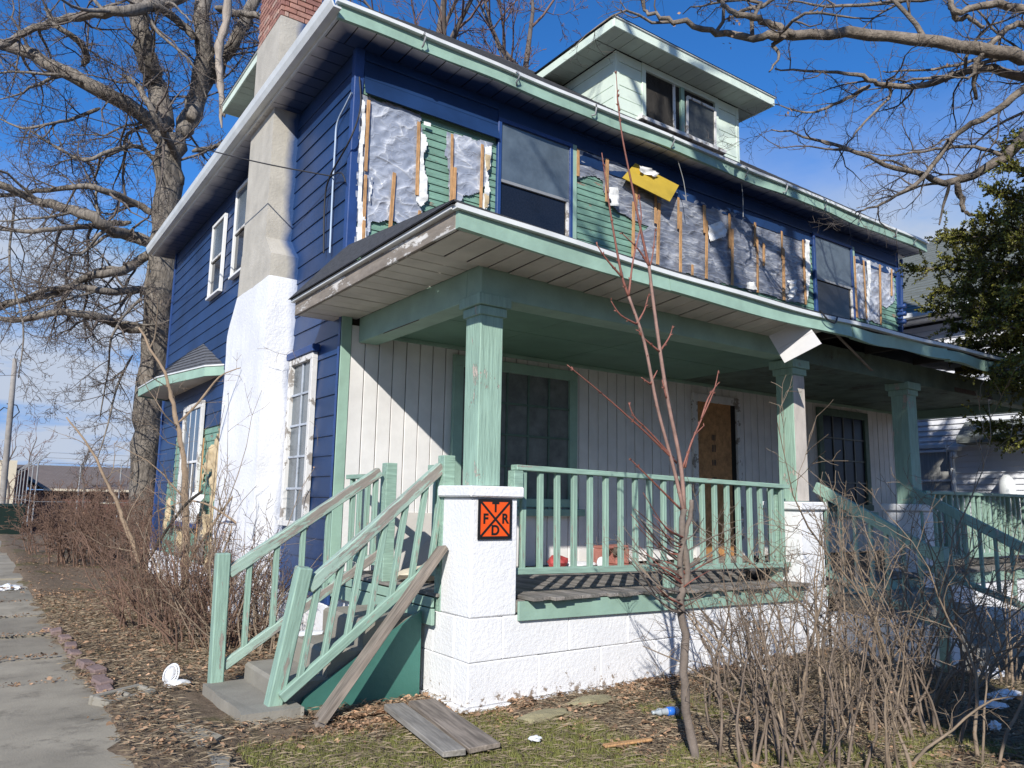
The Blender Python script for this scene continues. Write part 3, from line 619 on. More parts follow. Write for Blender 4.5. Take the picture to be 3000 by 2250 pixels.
for k in range(16):
    z0 = 7.405 + k * .074; of = .1 * (k % 2)
    for j in range(6):
        y0 = max(1.74, 1.74 + j * .205 - of); y1 = min(2.70, 1.74 + j * .205 - of + bl)
        if y1 - y0 > .05: box('brick', -.325 - rbk.uniform(0, .006), -.28, y0, y1, z0, z0 + bh, rbk.choice(brk), CH, .004)
    for j in range(3):
        x0 = max(-.278, -.325 + j * .205 - .1 + of); x1 = min(.19, -.325 + j * .205 - .1 + of + bl)
        if x1 - x0 > .04: box('brick', x0, x1, 1.735 - rbk.uniform(0, .005), 1.775, z0, z0 + bh, rbk.choice(brk), CH, .004)
# ---- bay window hood low on the left wall
m_hood = mk('slate_grey_shingle', (.11, .115, .13), .9, .3, 20, .5, 50)
out_ = [(.0, 4.42), (-.2, 4.72), (-.55, 6.45), (-.56, 8.1), (0, 8.5)]
V = [(x, y, 3.33) for x, y in out_] + [(x, y, 3.20) for x, y in out_] + [(-.005, 5.9, 3.9), (-.005, 6.5, 3.9)]
BAY = mesh('bay_hood', V, [(0, 1, 10), (1, 2, 11, 10), (2, 3, 11), (3, 4, 11)], m_hood, HOUSE); BAY['label'] = 'little shingled hood over the bay window'
for k in range(8):
    t = k / 8; q = [Vector((x, y, 3.335)).lerp(Vector((-.005, 5.9 if y < 6.3 else 6.5, 3.905)), t) for x, y in out_]; q2 = [Vector((x, y, 3.335)).lerp(Vector((-.005, 5.9 if y < 6.3 else 6.5, 3.905)), t + .125) for x, y in out_]
    V = [p + Vector((-.012, -.006, .012)) for p in q] + [p + Vector((-.002, 0, .002)) for p in q2] + [p for p in q]
    mesh('shingle_course', V, [(i, i + 1, i + 6, i + 5) for i in range(4)] + [(i + 10, i + 11, i + 1, i) for i in range(4)], m_hood, BAY)
for i in range(4):
    a, b = Vector((*out_[i], 3.26)), Vector((*out_[i + 1], 3.26)); bar('hood_fascia', a, b, .025, .14, m_mint, BAY); bar('drip_edge', a + Vector((-.012, -.004, .085)), b + Vector((-.012, -.004, .085)), .03, .025, m_gutter, BAY)
mesh('hood_soffit', [(x, y, 3.215) for x, y in out_], [(4, 3, 2, 1, 0)], m_soffitd, BAY)
sash_window('window', 'y', 5.3, 6.6, 1.0, 2.9, -.03, -1, m_whiteworn, m_glassf, m_glassd, meet=1.95, fw=.1, muntx=3, muntz=2, mm=m_white)
box('window_sill', -.12, -.0, 5.2, 6.7, .93, 1.0, m_bluetrim, HOUSE)
# torn building paper on the lower left wall
for k, P_ in enumerate([[(3.75, 2.3), (3.95, 2.35), (4.9, 1.75), (4.95, 1.6), (4.2, 1.8), (4.15, 1.2), (3.95, 1.1), (3.9, 1.7)], [(3.5, 1.5), (3.9, 1.35), (3.95, .95), (3.55, .9)], [(4.1, 1.15), (4.7, 1.2), (4.6, .9), (4.2, .85)], [(3.8, .85), (4.2, .8), (4.1, .45), (3.8, .5)], [(5.6, .9), (6.2, .88), (6.0, .55), (5.7, .6)], [(6.8, 1.3), (7.2, 1.35), (7.15, .9), (6.85, .85)]]):
    sheet('paper_scrap', P_, m_paper, -.03, ax='x', amp=.05, cell=.035, seed=70 + k * 3, rag=.08, bulge=.08, ws=3)
sheet('foil_scrap', [(4.6, 1.5), (5.2, 1.45), (5.15, 1.1), (4.7, 1.05)], m_foil, -.1, ax='x', amp=.05, cell=.03, seed=91, rag=.08, bulge=.05)
for y0, z0, y1, z1 in ((4.05, 2.35, 4.0, .6), (5.15, 2.3, 5.15, .5), (3.6, 1.9, 3.55, .5)): bar('lath_strip', (-.05, y0, z0), (-.05, y1, z1), .05, .015, m_lath, HOUSE)
for k in range(3): sheet('grey_felt', [(3.3 + k * 1.4, 1.0), (3.9 + k * 1.4, 1.1), (3.8 + k * 1.4, .45), (3.4 + k * 1.4, .42)], m_woodg, -.02, ax='x', amp=.02, cell=.05, seed=31 + k, rag=.15)

# ---- porch
PX0, PY, PWID, ZD = .057, -2.406, .41, .73
psag = lambda x: -.017 * max(0, x - .44) if x < 4.4 else -.067
deckz = lambda x: ZD + psag(x)
i = 0; x = .03
m_deckb = [m_deck, mk('weathered_deck_pale', (.33, .30, .27), .8, .2, 8, .4, 40, grain=((25, 1.5, 25), 3, .6), bd=.006), mk('weathered_deck_dark', (.20, .185, .165), .8, .2, 8, .4, 40, grain=((25, 1.5, 25), 3, .6), bd=.006)]
rd = random.Random(11)
while x < 10.75:
    ye = -2.5 + rd.uniform(-.03, .05)
    if x < .48 or 3.95 < x < 4.4 or 6.33 < x < 6.75: ye = -1.98
    me = boxmesh(.094, round(-ye - .02, 2), .026, m_deckb[i % 3], .003)
    mm_ = Matrix.Translation((x + .05, (ye - .02) / 2, deckz(x) - .013 + rd.uniform(-.003, .003))) @ Matrix.Rotation(rd.uniform(-.012, .012), 4, 'Y')
    inst('deck_board', me, HOUSE, mm_); x += .1; i += 1
wavy('deck_fascia', .47, 3.97, -2.44, .565, .70, m_mint, HOUSE, psag); wavy('deck_ledger', .47, 4.0, -2.405, .62, .705, m_woodg, HOUSE, psag, th=.06)
wavy('deck_fascia', 6.78, 10.4, -2.44, .50, .63, m_mint, HOUSE, lambda x: 0); box('deck_fascia', 4.42, 6.34, -2.42, -2.39, .5, .62, m_mint, HOUSE)
box('deck_fascia', .0, .03, -1.97, 0, .50, .62, m_mint, HOUSE); box('deck_fascia', .0, .028, -1.96, -.0, .63, .70, m_mint, HOUSE)
# piers and foundation out of big painted blocks
def jbox(nm, x0, x1, y0, y1, z0, z1, mat, par, bev=.008): return box(nm, x0, x1, y0, y1, z0, z1, mat, par, bev, .002, key=(round(x0, 2), round(y0, 2), round(z0, 2)))
def pier(x0, zt, zl):
    P = jbox('pier', x0, x0 + PWID, PY, PY + PWID, .602, zt, m_block, HOUSE, .012)
    jbox('pier_cap', x0 - .035, x0 + PWID + .035, PY - .035, PY + PWID + .035, zt + .001, zt + .085, m_block, P, .012)
    return P
P1 = pier(PX0, 1.45, 0); pier(4.0, 1.385, 0); pier(6.36, 1.385, 0); pier(10.4, 1.385, 0)
def wallrow(axis, a, b, fixed0, fixed1, z0, z1, off, wid=.62):
    x = a
    first = True
    while x < b - .01:
        w_ = min(off if first else wid, b - x); first = False
        if b - (x + w_) < .08: w_ = b - x
        if axis == 'x': jbox('foundation_block', x + .002, x + w_ - .002, fixed0, fixed1, z0 + .002, z1 - .002, m_block, HOUSE, .007)
        else: jbox('foundation_block', fixed0, fixed1, x + .002, x + w_ - .002, z0 + .002, z1 - .002, m_block, HOUSE, .007)
        x += w_
for k, (z0, z1, off) in enumerate(((-.14, 0.0, .62), (0, .3, .62), (.3, .6, .29))):
    ex_ = .03 if k == 0 else 0
    wallrow('x', PX0 - ex_, 4.42, PY - ex_, PY + .2, z0, z1, off); wallrow('x', 6.36, 10.81, PY - ex_, PY + .2, z0, z1, off)
    wallrow('y', PY + .202, -.03, PX0 - ex_, PX0 + .2, z0, z1, .3 if k == 2 else .45)
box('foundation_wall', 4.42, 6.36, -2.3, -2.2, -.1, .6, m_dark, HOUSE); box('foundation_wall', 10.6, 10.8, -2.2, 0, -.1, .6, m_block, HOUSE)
# columns, capitals, beams
def column(x0, zb, mat, h=3.0):
    c = jbox('column', x0, x0 + .21, -2.31, -2.10, zb, h - .02, mat, HOUSE, .006)
    box('capital', x0 - .02, x0 + .23, -2.33, -2.08, h - .16, h - .09, mat, c); box('capital', x0 - .045, x0 + .255, -2.355, -2.055, h - .088, h + .0, mat, c)
    return c
m_colworn = mk('worn_column', MINT, .65, .12, 4, .5, 30, peel=((.5, .46, .42), .47, 2.2), bd=.008)
column(.157, 1.536, m_mintpeel, 3.0); cw = column(4.1, 1.472, m_mintpeel, 2.97); box('bare_face', 4.106, 4.304, -2.3135, -2.3105, 1.48, 2.80, m_bare, cw, 0); column(6.46, 1.472, m_mintpeel, 2.97); column(10.5, 1.472, m_mint, 2.97)
m_shadegreen = mk('shade_darkened_green_paint', (.12, .17, .135), .7, .35, 3, .3, 20, peel=((.05, .045, .035), .55, 2, .1))  # deep porch shade painted into the green of the right beams and ceiling
bx_ = lambda n, *a: box(n, *a, m_mint, HOUSE, .005)
bx_('porch_beam', .155, 4.2, -2.313, -2.097, 2.985, 3.24); box('porch_beam', 4.205, 6.56, -2.315, -2.095, 2.96, 3.22, m_shadegreen, HOUSE); box('porch_beam', 6.565, 10.71, -2.313, -2.097, 2.96, 3.22, m_shadegreen, HOUSE)
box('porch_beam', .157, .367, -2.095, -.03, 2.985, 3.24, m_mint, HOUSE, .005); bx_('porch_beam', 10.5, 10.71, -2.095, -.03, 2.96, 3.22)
box('beam_crack', .1555, .163, -1.3, -.6, 2.981, 2.9865, m_rust, HOUSE, 0)
# ceiling panels
for a in range(9):
    for b in range(2):
        x0 = .37 + a * 1.13; y0 = -2.09 + b * 1.03; box('ceiling_panel', x0 + .004, min(x0 + 1.126, 10.5), y0 + .004, y0 + 1.022, 3.10, 3.115, m_cgreen if a < 4 else m_shadegreen, HOUSE, .003)
box('ceiling_trim', .37, 10.5, -.06, -.03, 3.06, 3.10, m_mint, HOUSE)
# eaves: sagging front fascia
def fsag(x):
    if x < 4.2: return -.105 * math.sin(min(1, (x + .41) / 4.6) * math.pi * .62)
    return -.097 + .05 * min(1, (x - 4.2) / 4)
XF0, YF = -.41, -2.875
for x0, x1, dd in ((XF0, 1.62, 0), (1.625, 4.3, .004), (4.305, 6.3, -.012), (6.305, 7.9, -.03), (7.905, 11.3, -.015)): wavy('porch_fascia', x0, x1, YF, 3.235, 3.365, m_mint, HOUSE, lambda x, dd=dd: fsag(x) + dd + (.012 * math.sin(x * 5) if dd < 0 else 0), dyf=lambda x, dd=dd: -.012 + (.014 if dd >= 0 else .035) * math.sin(x * 2.7), n=20)
wavy('drip_edge', XF0 - .03, 11.33, YF - .04, 3.365, 3.40, m_gutter, HOUSE, lambda x: fsag(x) + .006 * math.sin(x * 3.1), th=.06, n=44)
box('porch_fascia', XF0 - .0, XF0 + .028, YF + .03, .28, 3.235, 3.365, m_greywood, HOUSE); box('drip_edge', XF0 - .04, XF0 + .02, YF + .02, .30, 3.366, 3.40, m_gutter, HOUSE); box('porch_fascia', 11.27, 11.3, YF + .03, 0, 3.17, 3.3, m_mint, HOUSE)
# porch roof deck: shingles above, old boards below
def porch_roof():
    V = []; F = []; n = 44
    for i in range(n + 1):
        x = XF0 - .05 + (11.35 - XF0 + .05) * i / n; s = fsag(x); xi = min(max(x, .05), 10.85)
        V += [(x, YF - .03, 3.415 + s), (xi, .0, 4.02), (xi, .0, 4.0), (x, YF - .03, 3.402 + s)]
    for i in range(n):
        a, b = 4 * i, 4 * i + 4
        for j in range(4): F.append((a + j, b + j, b + (j + 1) % 4, a + (j + 1) % 4))
    k = len(V); V += [(XF0 - .06, YF - .06, 3.404), (XF0 - .06, .33, 3.404), (.0, .02, 3.99), (.0, .33, 3.41), (XF0 - .06, YF - .06, 3.394), (XF0 - .06, .33, 3.394)]
    F += [(k, k + 2, k + 1), (k + 1, k + 2, k + 3), (k + 4, k + 5, k + 2)]
    return mesh('porch_roof', V, F, m_shingle, HOUSE)
porch_roof()
def strips_front():
    x = XF0 + .03; k = 0
    while x < 3.95:
        me = boxmesh(.182, .525, .01, m_soffitd, .003); s = fsag(x + .1)
        inst('soffit_panel', me, HOUSE, Matrix.Translation((x + .097, -2.58, 3.236 + .35 * s + .002 * math.sin(k * 3))) @ Matrix.Rotation(math.atan2(-.65 * s, .52) * .9 * -1, 4, 'X')); x += .195; k += 1
strips_front()
strips('y', -2.30, .26, .195, XF0 + .03, .15, 3.238, m_soffitd, HOUSE)
for k in range(6): box('rafter', 4.4 + k * 1.1, 4.45 + k * 1.1, -2.84, -2.33, 3.2, 3.29, m_sheath, HOUSE)
box('broken_beam_patch', 7.7, 8.3, -2.317, -2.314, 2.97, 3.03, m_rust, HOUSE, 0)
bar('hanging_lath', C6(1660, 840, 'y', -2.75), C6(1890, 1075, 'y', -2.5), .03, .012, m_wood, HOUSE)
# ---- railings
def railing(nm, a, b, zb_off, zt_off, n, parent=HOUSE, sw=.042, mat=m_mintrail, topm=None, tw=.09):
    """a,b: floor points; rails at zb_off / zt_off above the line a-b"""
    a, b = Vector(a), Vector(b); Zb, Zt = Vector((0, 0, zb_off)), Vector((0, 0, zt_off))
    R = bar(nm, a + Zt, b + Zt, tw, .042, topm or mat, parent); bar('bottom_rail', a + Zb, b + Zb, .06, .05, mat, R)
    d = (b - a); d.z = 0
    for k in range(n):
        p = a.lerp(b, (k + .5) / n); q = p + Zt - Vector((0, 0, .018)); p = p + Zb + Vector((0, 0, .02))
        t = Vector((random.uniform(-.006, .006), random.uniform(-.006, .006), 0)); bar('baluster', p, q + t, sw, sw, mat, R, up=d)
    return R
F1, F2 = Vector((.5, -2.30, .73)), Vector((3.93, -2.30, .665))
railing('porch_railing', F1, F2, .175, .955, 20)
box('rail_support', 2.14, 2.24, -2.33, -2.27, .70, .87, m_mintrail, HOUSE); box('rail_post', .47, .555, -2.35, -2.26, 1.46, 1.66, m_mintrail, HOUSE); box('rail_post', 3.80, 3.89, -2.26, -2.16, .67, 1.60, m_mintrail, HOUSE)
railing('porch_railing', (6.75, -2.28, .665), (10.45, -2.28, .665), .15, .955, 24, mat=m_mintrail)
railing('porch_railing', (10.6, -2.05, .665), (10.6, -.1, .665), .15, .955, 13)
railing('porch_railing', (.1, -.93, .73), (.1, -.12, .73), .14, .9, 5)
railing('porch_railing', (.11, -1.98, .73), (.11, -1.72, .73), .14, .95, 2)
box('rail_post', .05, .15, -1.02, -.92, .70, 1.74, m_mintrail, HOUSE); box('rail_post', .06, .16, -1.99, -1.89, .60, 1.77, m_mintrail, HOUSE)
# side steps: concrete, with leaning railings
ST = slab('side_steps', -1.37, -.95, -2.02, -1.02, .07, .22, m_conc, HOUSE, 14, .03)
for k, (x0, z1) in enumerate(((-1.07, .19), (-.74, .36), (-.47, .55))): jbox('step', x0, -.0, -1.8 + .012 * k, -1.02, -.05, z1, m_conc, ST, .02)
V = [(-.98, -1.83, -.1), (-.02, -1.83, -.1), (-.02, -1.83, .60), (-.9, -1.83, .08)]
prism('stringer_panel', [(p[0], p[2]) for p in V], 'y', -1.86, -1.82, m_dgreen, HOUSE)
nl = bar('newel_post', (-1.265, -1.0, -.02), (-1.28, -1.0, 1.0), .098, .098, m_mintrail, HOUSE, up=(0, 1, 0), bev=.008)
bar('newel_post', (-1.13, -1.84, -.05), (-.99, -1.95, .96), .1, .1, m_mintrail, HOUSE, up=(0, 1, 0), bev=.008)
def stair_rail(y0, y1, p0, p1, q0, q1, n, tm):
    a, b = Vector((p0[0], y0, p0[1])), Vector((p1[0], y1, p1[1])); c, d = Vector((q0[0], y0, q0[1])), Vector((q1[0], y1, q1[1]))
    R = bar('stair_railing', a, b, .07, .085, tm, HOUSE, bev=.006); bar('bottom_rail', c, d, .055, .07, m_mintrail if y0 < -1.5 else m_railtop, R, bev=.006)
    for k in range(n):
        t = (k + .7) / n; p = c.lerp(d, t); q = a.lerp(b, (p.x - a.x) / (b.x - a.x) + (.10 if y0 < -1.5 else 0)); bar('baluster', p - Vector((0, 0, .0)), q - Vector((0, 0, .03)), .04, .04, m_mintrail, R, up=(0, 1, 0))
stair_rail(-1.93, -1.93, (-.95, .82), (.07, 1.68), (-1.09, .12), (.05, .98), 7, m_railtop)
stair_rail(-1.0, -.98, (-1.23, .85), (-.0, 1.66), (-1.22, .17), (.03, .97), 6, m_railtop)
# front steps in the middle of the porch
for xc in (4.41, 6.36): jbox('cheek_wall', xc, xc + .13, -3.62, -2.43, -.1, .36, m_block, HOUSE, .01)
for k in range(4): jbox('front_step', 4.55, 6.25, -2.42 - .3 * (4 - k), -2.43, -.1, .13 * (k + 1), m_conc, HOUSE, .015)
for xr in (4.45, 6.42):
    a, b = Vector((xr, -2.3, 1.63)), Vector((xr - .0, -3.5, 1.0)); R = bar('stair_railing', a, b, .05, .11, m_mintpeel, HOUSE); bar('bottom_rail', a - Vector((0, 0, .85)), b - Vector((0, 0, .62)), .05, .07, m_mintpeel, R)
    bar('newel_post', (xr, -3.55, -.05), (xr, -3.55, 1.08), .1, .1, m_mintpeel, R, up=(0, 1, 0))
    for k in range(7): t = (k + .7) / 7.6; p = a.lerp(b, t); bar('baluster', p - Vector((0, 0, .83 - .23 * t)), p - Vector((0, 0, .05)), .036, .036, m_mintpeel, R, up=(0, 1, 0))
# wires, pipe and cables on the house
def cable(nm, pts, r, mat, parent):
    P = [Vector(p) for p in pts]; Q = []
    for i in range(len(P) - 1):
        p0, p1, p2, p3 = P[max(i - 1, 0)], P[i], P[i + 1], P[min(i + 2, len(P) - 1)]
        for k in range(8):
            t = k / 8; Q.append(.5 * ((2 * p1) + (p2 - p0) * t + (2 * p0 - 5 * p1 + 4 * p2 - p3) * t * t + (3 * p1 - p0 - 3 * p2 + p3) * t ** 3))
    Q.append(P[-1]); T = Tubes(); T.add(Q, r, 5); return T.build(nm, mat, parent)
Y_ = lambda a, b, x=-.05: C2(a, b, 'x', x)
cable('pale_cable', [Y_(510, 600), Y_(470, 680), Y_(415, 800), Y_(402, 950), Y_(385, 1250), Y_(368, 1640)], .011, m_cablew, HOUSE)
cable('cable', [C2(560, 500, 'y', -.05), C2(565, 700, 'y', -.07), Y_(500, 900, -.08), Y_(370, 1140, -.08), Y_(335, 1300, -.06), Y_(328, 1640, -.06)], .01, m_cable, HOUSE)
cable('cable', [Y_(370, 1140, -.08), Y_(440, 1120, -.09), Y_(470, 1180, -.06)], .008, m_cable, HOUSE)
for a, b, c_, d in ((610, 745, 650, 930), (895, 790, 912, 1005)): cable('hanging_wire', [C3(a, b, 'y', -.3), C3((a + c_) / 2 + 6, (b + d) / 2, 'y', -.28), C3(c_, d, 'y', -.28)], .006, m_metal, HOUSE)
cable('hanging_wire', [C6(1555, 685, 'y', -2.92), C6(1600, 740, 'y', -2.95), C6(1650, 765, 'y', -2.95), C6(1665, 730, 'y', -2.93)], .009, m_cable, HOUSE)
pp = [W(2640, 760, 'y', -.06), W(2638, 960, 'y', -.06)]
bar('service_mast', pp[0], pp[1] - Vector((0, 0, .3)), .05, .05, m_bluetrim, HOUSE, up=(0, 1, 0))
for py in (900, 922, 945):
    p = W(2634, py, 'y', -.1); T = Tubes(); T.add([p + Vector((0, .04, 0)), p, p + Vector((0, -.05, 0)), p + Vector((0, -.12, 0))], [.03, .05, .035, .05], 8, True); T.build('insulator', m_bluetrim, HOUSE)

# ------------------------------------------------------------------ loose things on and around the porch
# warning sign on the corner pier
yS = PY - .018
sc = [W(1402, 1460, 'y', yS), W(1499, 1464, 'y', yS), W(1500, 1580, 'y', yS), W(1400, 1580, 'y', yS)]
sx0, sx1 = (sc[0].x + sc[3].x) / 2, (sc[1].x + sc[2].x) / 2; sz1, sz0 = (sc[0].z + sc[1].z) / 2, (sc[2].z + sc[3].z) / 2; scx, scz = (sx0 + sx1) / 2, (sz0 + sz1) / 2; sw_, sh_ = sx1 - sx0, sz1 - sz0
SG = thing('warning_sign', (scx, yS, sz0), 'orange sign with black cross and letters T F R D on the corner pier', 'sign')
box('backing', sx0, sx1, yS, yS + .006, sz0, sz1, m_black, SG, 0)
bd_ = .022
box('orange_field', sx0 + bd_, sx1 - bd_, yS - .0015, yS - .0003, sz0 + bd_, sz1 - bd_, m_orange, SG, 0)
for s in (-1, 1): bar('cross_stroke', (sx0 + bd_, yS - .0027 - .0004 * s, scz - s * (sh_ / 2 - bd_)), (sx1 - bd_, yS - .0027 - .0004 * s, scz + s * (sh_ / 2 - bd_)), .0006, .017, m_black, SG, up=(0, 0, 1), bev=0)
for ch, dx, dz in (('T', 0, .285), ('F', -.29, 0), ('R', .29, 0), ('D', 0, -.285)):
    cu = bpy.data.curves.new('letter', 'FONT'); cu.body = ch; cu.size = .098; cu.align_x = 'CENTER'; cu.align_y = 'CENTER'; cu.offset = .0035; cu.extrude = .0006
    to = bpy.data.objects.new('letter_tmp', cu); COL.objects.link(to); bpy.context.view_layer.update()
    me = bpy.data.meshes.new_from_object(to.evaluated_get(bpy.context.evaluated_depsgraph_get())); bpy.data.objects.remove(to)
    me.materials.clear(); me.materials.append(m_black)
    inst('letter', me, SG, Matrix.Translation((scx + dx * sw_, yS - .0028, scz + dz * sh_)) @ Matrix.Rotation(math.pi / 2, 4, 'X'))
# brace plank leaning on the pier
def plank(nm, p0, p1, wd, th, mat, label, cat='plank', up=(0, 0, 1), group=None):
    o = bar(nm, p0, p1, wd, th, mat, None, up=up, bev=.004, jit=.006, key=label); return tag(o, label, cat, group)
plank('leaning_plank', (-.97, -2.17, -.06), (.03, -2.06, 1.08), .04, .125, m_wood, 'weathered grey plank leaning against the white corner pier beside the steps', up=(0, 1, 0))
g0 = lambda a, b, z=.03: W(a, b, 'z', z)
K6 = lambda x, y, z=.03: W(1000 + x / 2.212, 1700 + y / 2.212, 'z', z)
plank('ground_plank', K6(340, 815, .05), K6(735, 1125, .03), .14, .03, m_woodg, 'narrow silver grey board lying on the grass, left of the pair')
plank('ground_plank', K6(520, 785, .06), K6(930, 1090, .03), .2, .03, m_wood, 'wide brown grey board lying on the grass by the pier foot')
plank('ground_plank', K6(1700, 1075, .015), K6(2010, 1035, .015), .045, .012, m_lath, 'thin tan lath lying on the bare ground in front of the wall')
def rock(nm, c, s, mat, label, cat, seed=0, parent=None, n=2, amp=.3):
    bm = bmesh.new(); bmesh.ops.create_icosphere(bm, subdivisions=n, radius=1)
    for v in bm.verts:
        k = 1 + amp * nz3(v.co.x + seed, v.co.y, v.co.z, 1.6) + .4 * amp * nz3(v.co.x, v.co.y + seed, v.co.z, 4); v.co = Vector((v.co.x * s[0] * k, v.co.y * s[1] * k, v.co.z * s[2] * k))
    me = bpy.data.meshes.new(nm); bm.to_mesh(me); bm.free(); me.materials.append(mat)
    o = link(bpy.data.objects.new(nm, me), parent, Matrix.Translation(Vector(c)))
    if label: tag(o, label, cat)
    return o
rock('flat_stone', K6(1330, 880, .01), (.22, .09, .035), m_stone, 'flat mossy yellow slab lying in the dirt in front of the white wall', 'stone', 4, n=3)
rock('flat_stone', K6(1620, 780, .01), (.2, .1, .025), m_stone, 'flat pale stone half buried close to the white wall', 'stone', 9, n=3)
# mustard board hanging on the upper wall
q = [C3(350, 825, 'y', -.12), C3(410, 757, 'y', -.05), C3(612, 860, 'y', -.12), C3(570, 935, 'y', -.22)]
nrm = (q[2] - q[0]).cross(q[1] - q[0]).normalized() * .012
V = [p for p in q] + [p + nrm for p in q]
YB = mesh('hanging_board', V, [(0, 1, 2, 3), (7, 6, 5, 4), (0, 4, 5, 1), (1, 5, 6, 2), (2, 6, 7, 3), (3, 7, 4, 0)], m_yellow); tag(YB, 'mustard yellow board dangling aslant from the torn upper wall', 'board')
mid = (q[1] + q[2]) / 2
ob = sheet('torn_edge', [(C3(430, 765, 'y', -.13).x, C3(430, 765, 'y', -.13).z), (C3(515, 800, 'y', -.13).x, C3(515, 800, 'y', -.13).z), (C3(495, 822, 'y', -.13).x, C3(495, 822, 'y', -.13).z), (C3(425, 790, 'y', -.13).x, C3(425, 790, 'y', -.13).z)], m_foil, -.12, amp=.03, cell=.012, seed=3, parent=YB, ws=9)
# loose white soffit piece hanging beside the middle column
q = [C6(1222, 850, 'y', -2.5), C6(1455, 745, 'y', -2.82), C6(1565, 900, 'y', -2.95), C6(1325, 1025, 'y', -2.62)]
nrm = (q[1] - q[0]).cross(q[3] - q[0]).normalized() * -.01
SP = None
for k in range(2):
    a, b = k / 2 + (.006 if k else 0), (k + 1) / 2
    p = [q[0].lerp(q[3], a), q[1].lerp(q[2], a), q[1].lerp(q[2], b), q[0].lerp(q[3], b)]
    V = p + [x + nrm for x in p]
    o = mesh('hanging_soffit' if k == 0 else 'soffit_strip', V, [(0, 1, 2, 3), (7, 6, 5, 4), (0, 4, 5, 1), (1, 5, 6, 2), (2, 6, 7, 3), (3, 7, 4, 0)], m_soffit, SP)
    if k == 0: SP = tag(o, 'loose white soffit piece hanging from the porch eave by the middle column', 'soffit piece')
# things standing on the porch floor
def cored_block(nm, c, l, h, d, mat, label, cat, rz=0, holes=2, lean=0):
    """hollow masonry block with its holes facing -y"""
    T = Matrix.Translation(Vector(c)) @ Matrix.Rotation(rz, 4, 'Z') @ Matrix.Rotation(lean, 4, 'X')
    root = tag(link(bpy.data.objects.new(nm, None), None, T), label, cat); w = .035
    def b_(n, x0, x1, z0, z1): return inst(n, boxmesh(x1 - x0, d, z1 - z0, mat, .008, .004, key=(label, n, x0)), root, T @ Matrix.Translation(((x0 + x1) / 2, 0, (z0 + z1) / 2)))
    b_('face_shell', -l / 2, l / 2, 0, w); b_('face_shell', -l / 2, l / 2, h - w, h)
    for k in range(holes + 1): xx = -l / 2 + w / 2 + k * (l - w) / holes; b_('web', xx - w / 2, xx + w / 2, w + .001, h - w - .001)
    return root
def Dk(a, b, y): p = W(1400 + a / 2.212, 1350 + b / 2.212, 'y', y); return p
p = Dk(865, 655, -.35); cored_block('masonry_block', (p.x, -.35, deckz(p.x) + .002), .42, .25, .19, m_redblock, 'dusty red hollow block standing on the porch floor', 'block', rz=.1)
rock('rubble', (p.x - .02, -.47, deckz(p.x) + .19), (.06, .04, .05), m_rust, 'dark lump of rubble leaning on the red hollow block', 'rubble', 3)
p = Dk(800, 640, -.6)
T = Tubes(); cpt = Vector((p.x, -.6, deckz(p.x) + .07)); T.add([cpt, cpt + Vector((0, -.02, .002))], .07, 18, True); T.build('lid_disc', m_paperw, None); tag(bpy.data.objects['lid_disc'], 'round white lid propped before the red hollow block', 'lid')
p = Dk(520, 640, -.4); rock('crumpled_bag', (p.x, -.4, deckz(p.x) + .07), (.13, .1, .08), mk('red_bag', (.4, .06, .06), .6, .3, 8, .4), 'small crumpled red bag on the porch floor behind the balusters', 'bag', 12)
p = Dk(640, 645, -.3); rock('crumpled_sheet', (p.x, -.3, deckz(p.x) + .03), (.3, .12, .045), m_paperw, 'flat crumpled white sheet on the porch floor by the wall', 'sheet', 15)
rock('dark_bag', (3.75, -2.05, deckz(3.7) + .1), (.17, .13, .12), m_cable, 'black bag slumped on the deck at the far end of the front railing', 'bag', 21)
rock('fallen_board_pile', (.42, -1.15, .80), (.3, .22, .07), m_cream, 'cream coloured fallen wallboard piece on the porch by the side steps', 'debris', 31)
pb = [(.55, -.35, .74), (1.35, -.12, .74), (1.3, -.03, 1.28), (.55, -.04, 1.30)]
V = [Vector(a) for a in pb] + [Vector(a) + Vector((0, .015, 0)) for a in pb]
tag(mesh('leaning_board', V, [(0, 1, 2, 3), (7, 6, 5, 4), (0, 4, 5, 1), (1, 5, 6, 2), (2, 6, 7, 3), (3, 7, 4, 0)], mk('beige_board', (.5, .47, .43), .7, .1, 4, .1)), 'beige board leaning on the white plank wall behind the side steps', 'board')
rock('torn_bag', CS(680, 1120, 'z', .37), (.12, .07, .025), m_paperw, 'torn grey white bag lying on the concrete side steps', 'bag', 41)
tp = Matrix.Translation((5.0, -.75, deckz(5))); blue = mk('blue_plastic_tub', (.02, .06, .25), .4, .1, 4, .05)
V = []; n = 20
for z_, r_ in ((0, .2), (.02, .21), (.36, .25), (.38, .265), (.40, .265), (.40, .24), (.06, .2)):
    V += [(r_ * math.cos(6.283 * k / n), r_ * math.sin(6.283 * k / n), z_) for k in range(n)]
F = [(i * n + k, i * n + (k + 1) % n, (i + 1) * n + (k + 1) % n, (i + 1) * n + k) for i in range(6) for k in range(n)] + [tuple(range(n - 1, -1, -1)), tuple(6 * n + k for k in range(n))]
tag(mesh('storage_tub', V, F, blue, None, Matrix.Translation((7.25, -1.9, deckz(7))), True), 'dark blue round tub on the porch floor past the front steps', 'tub')
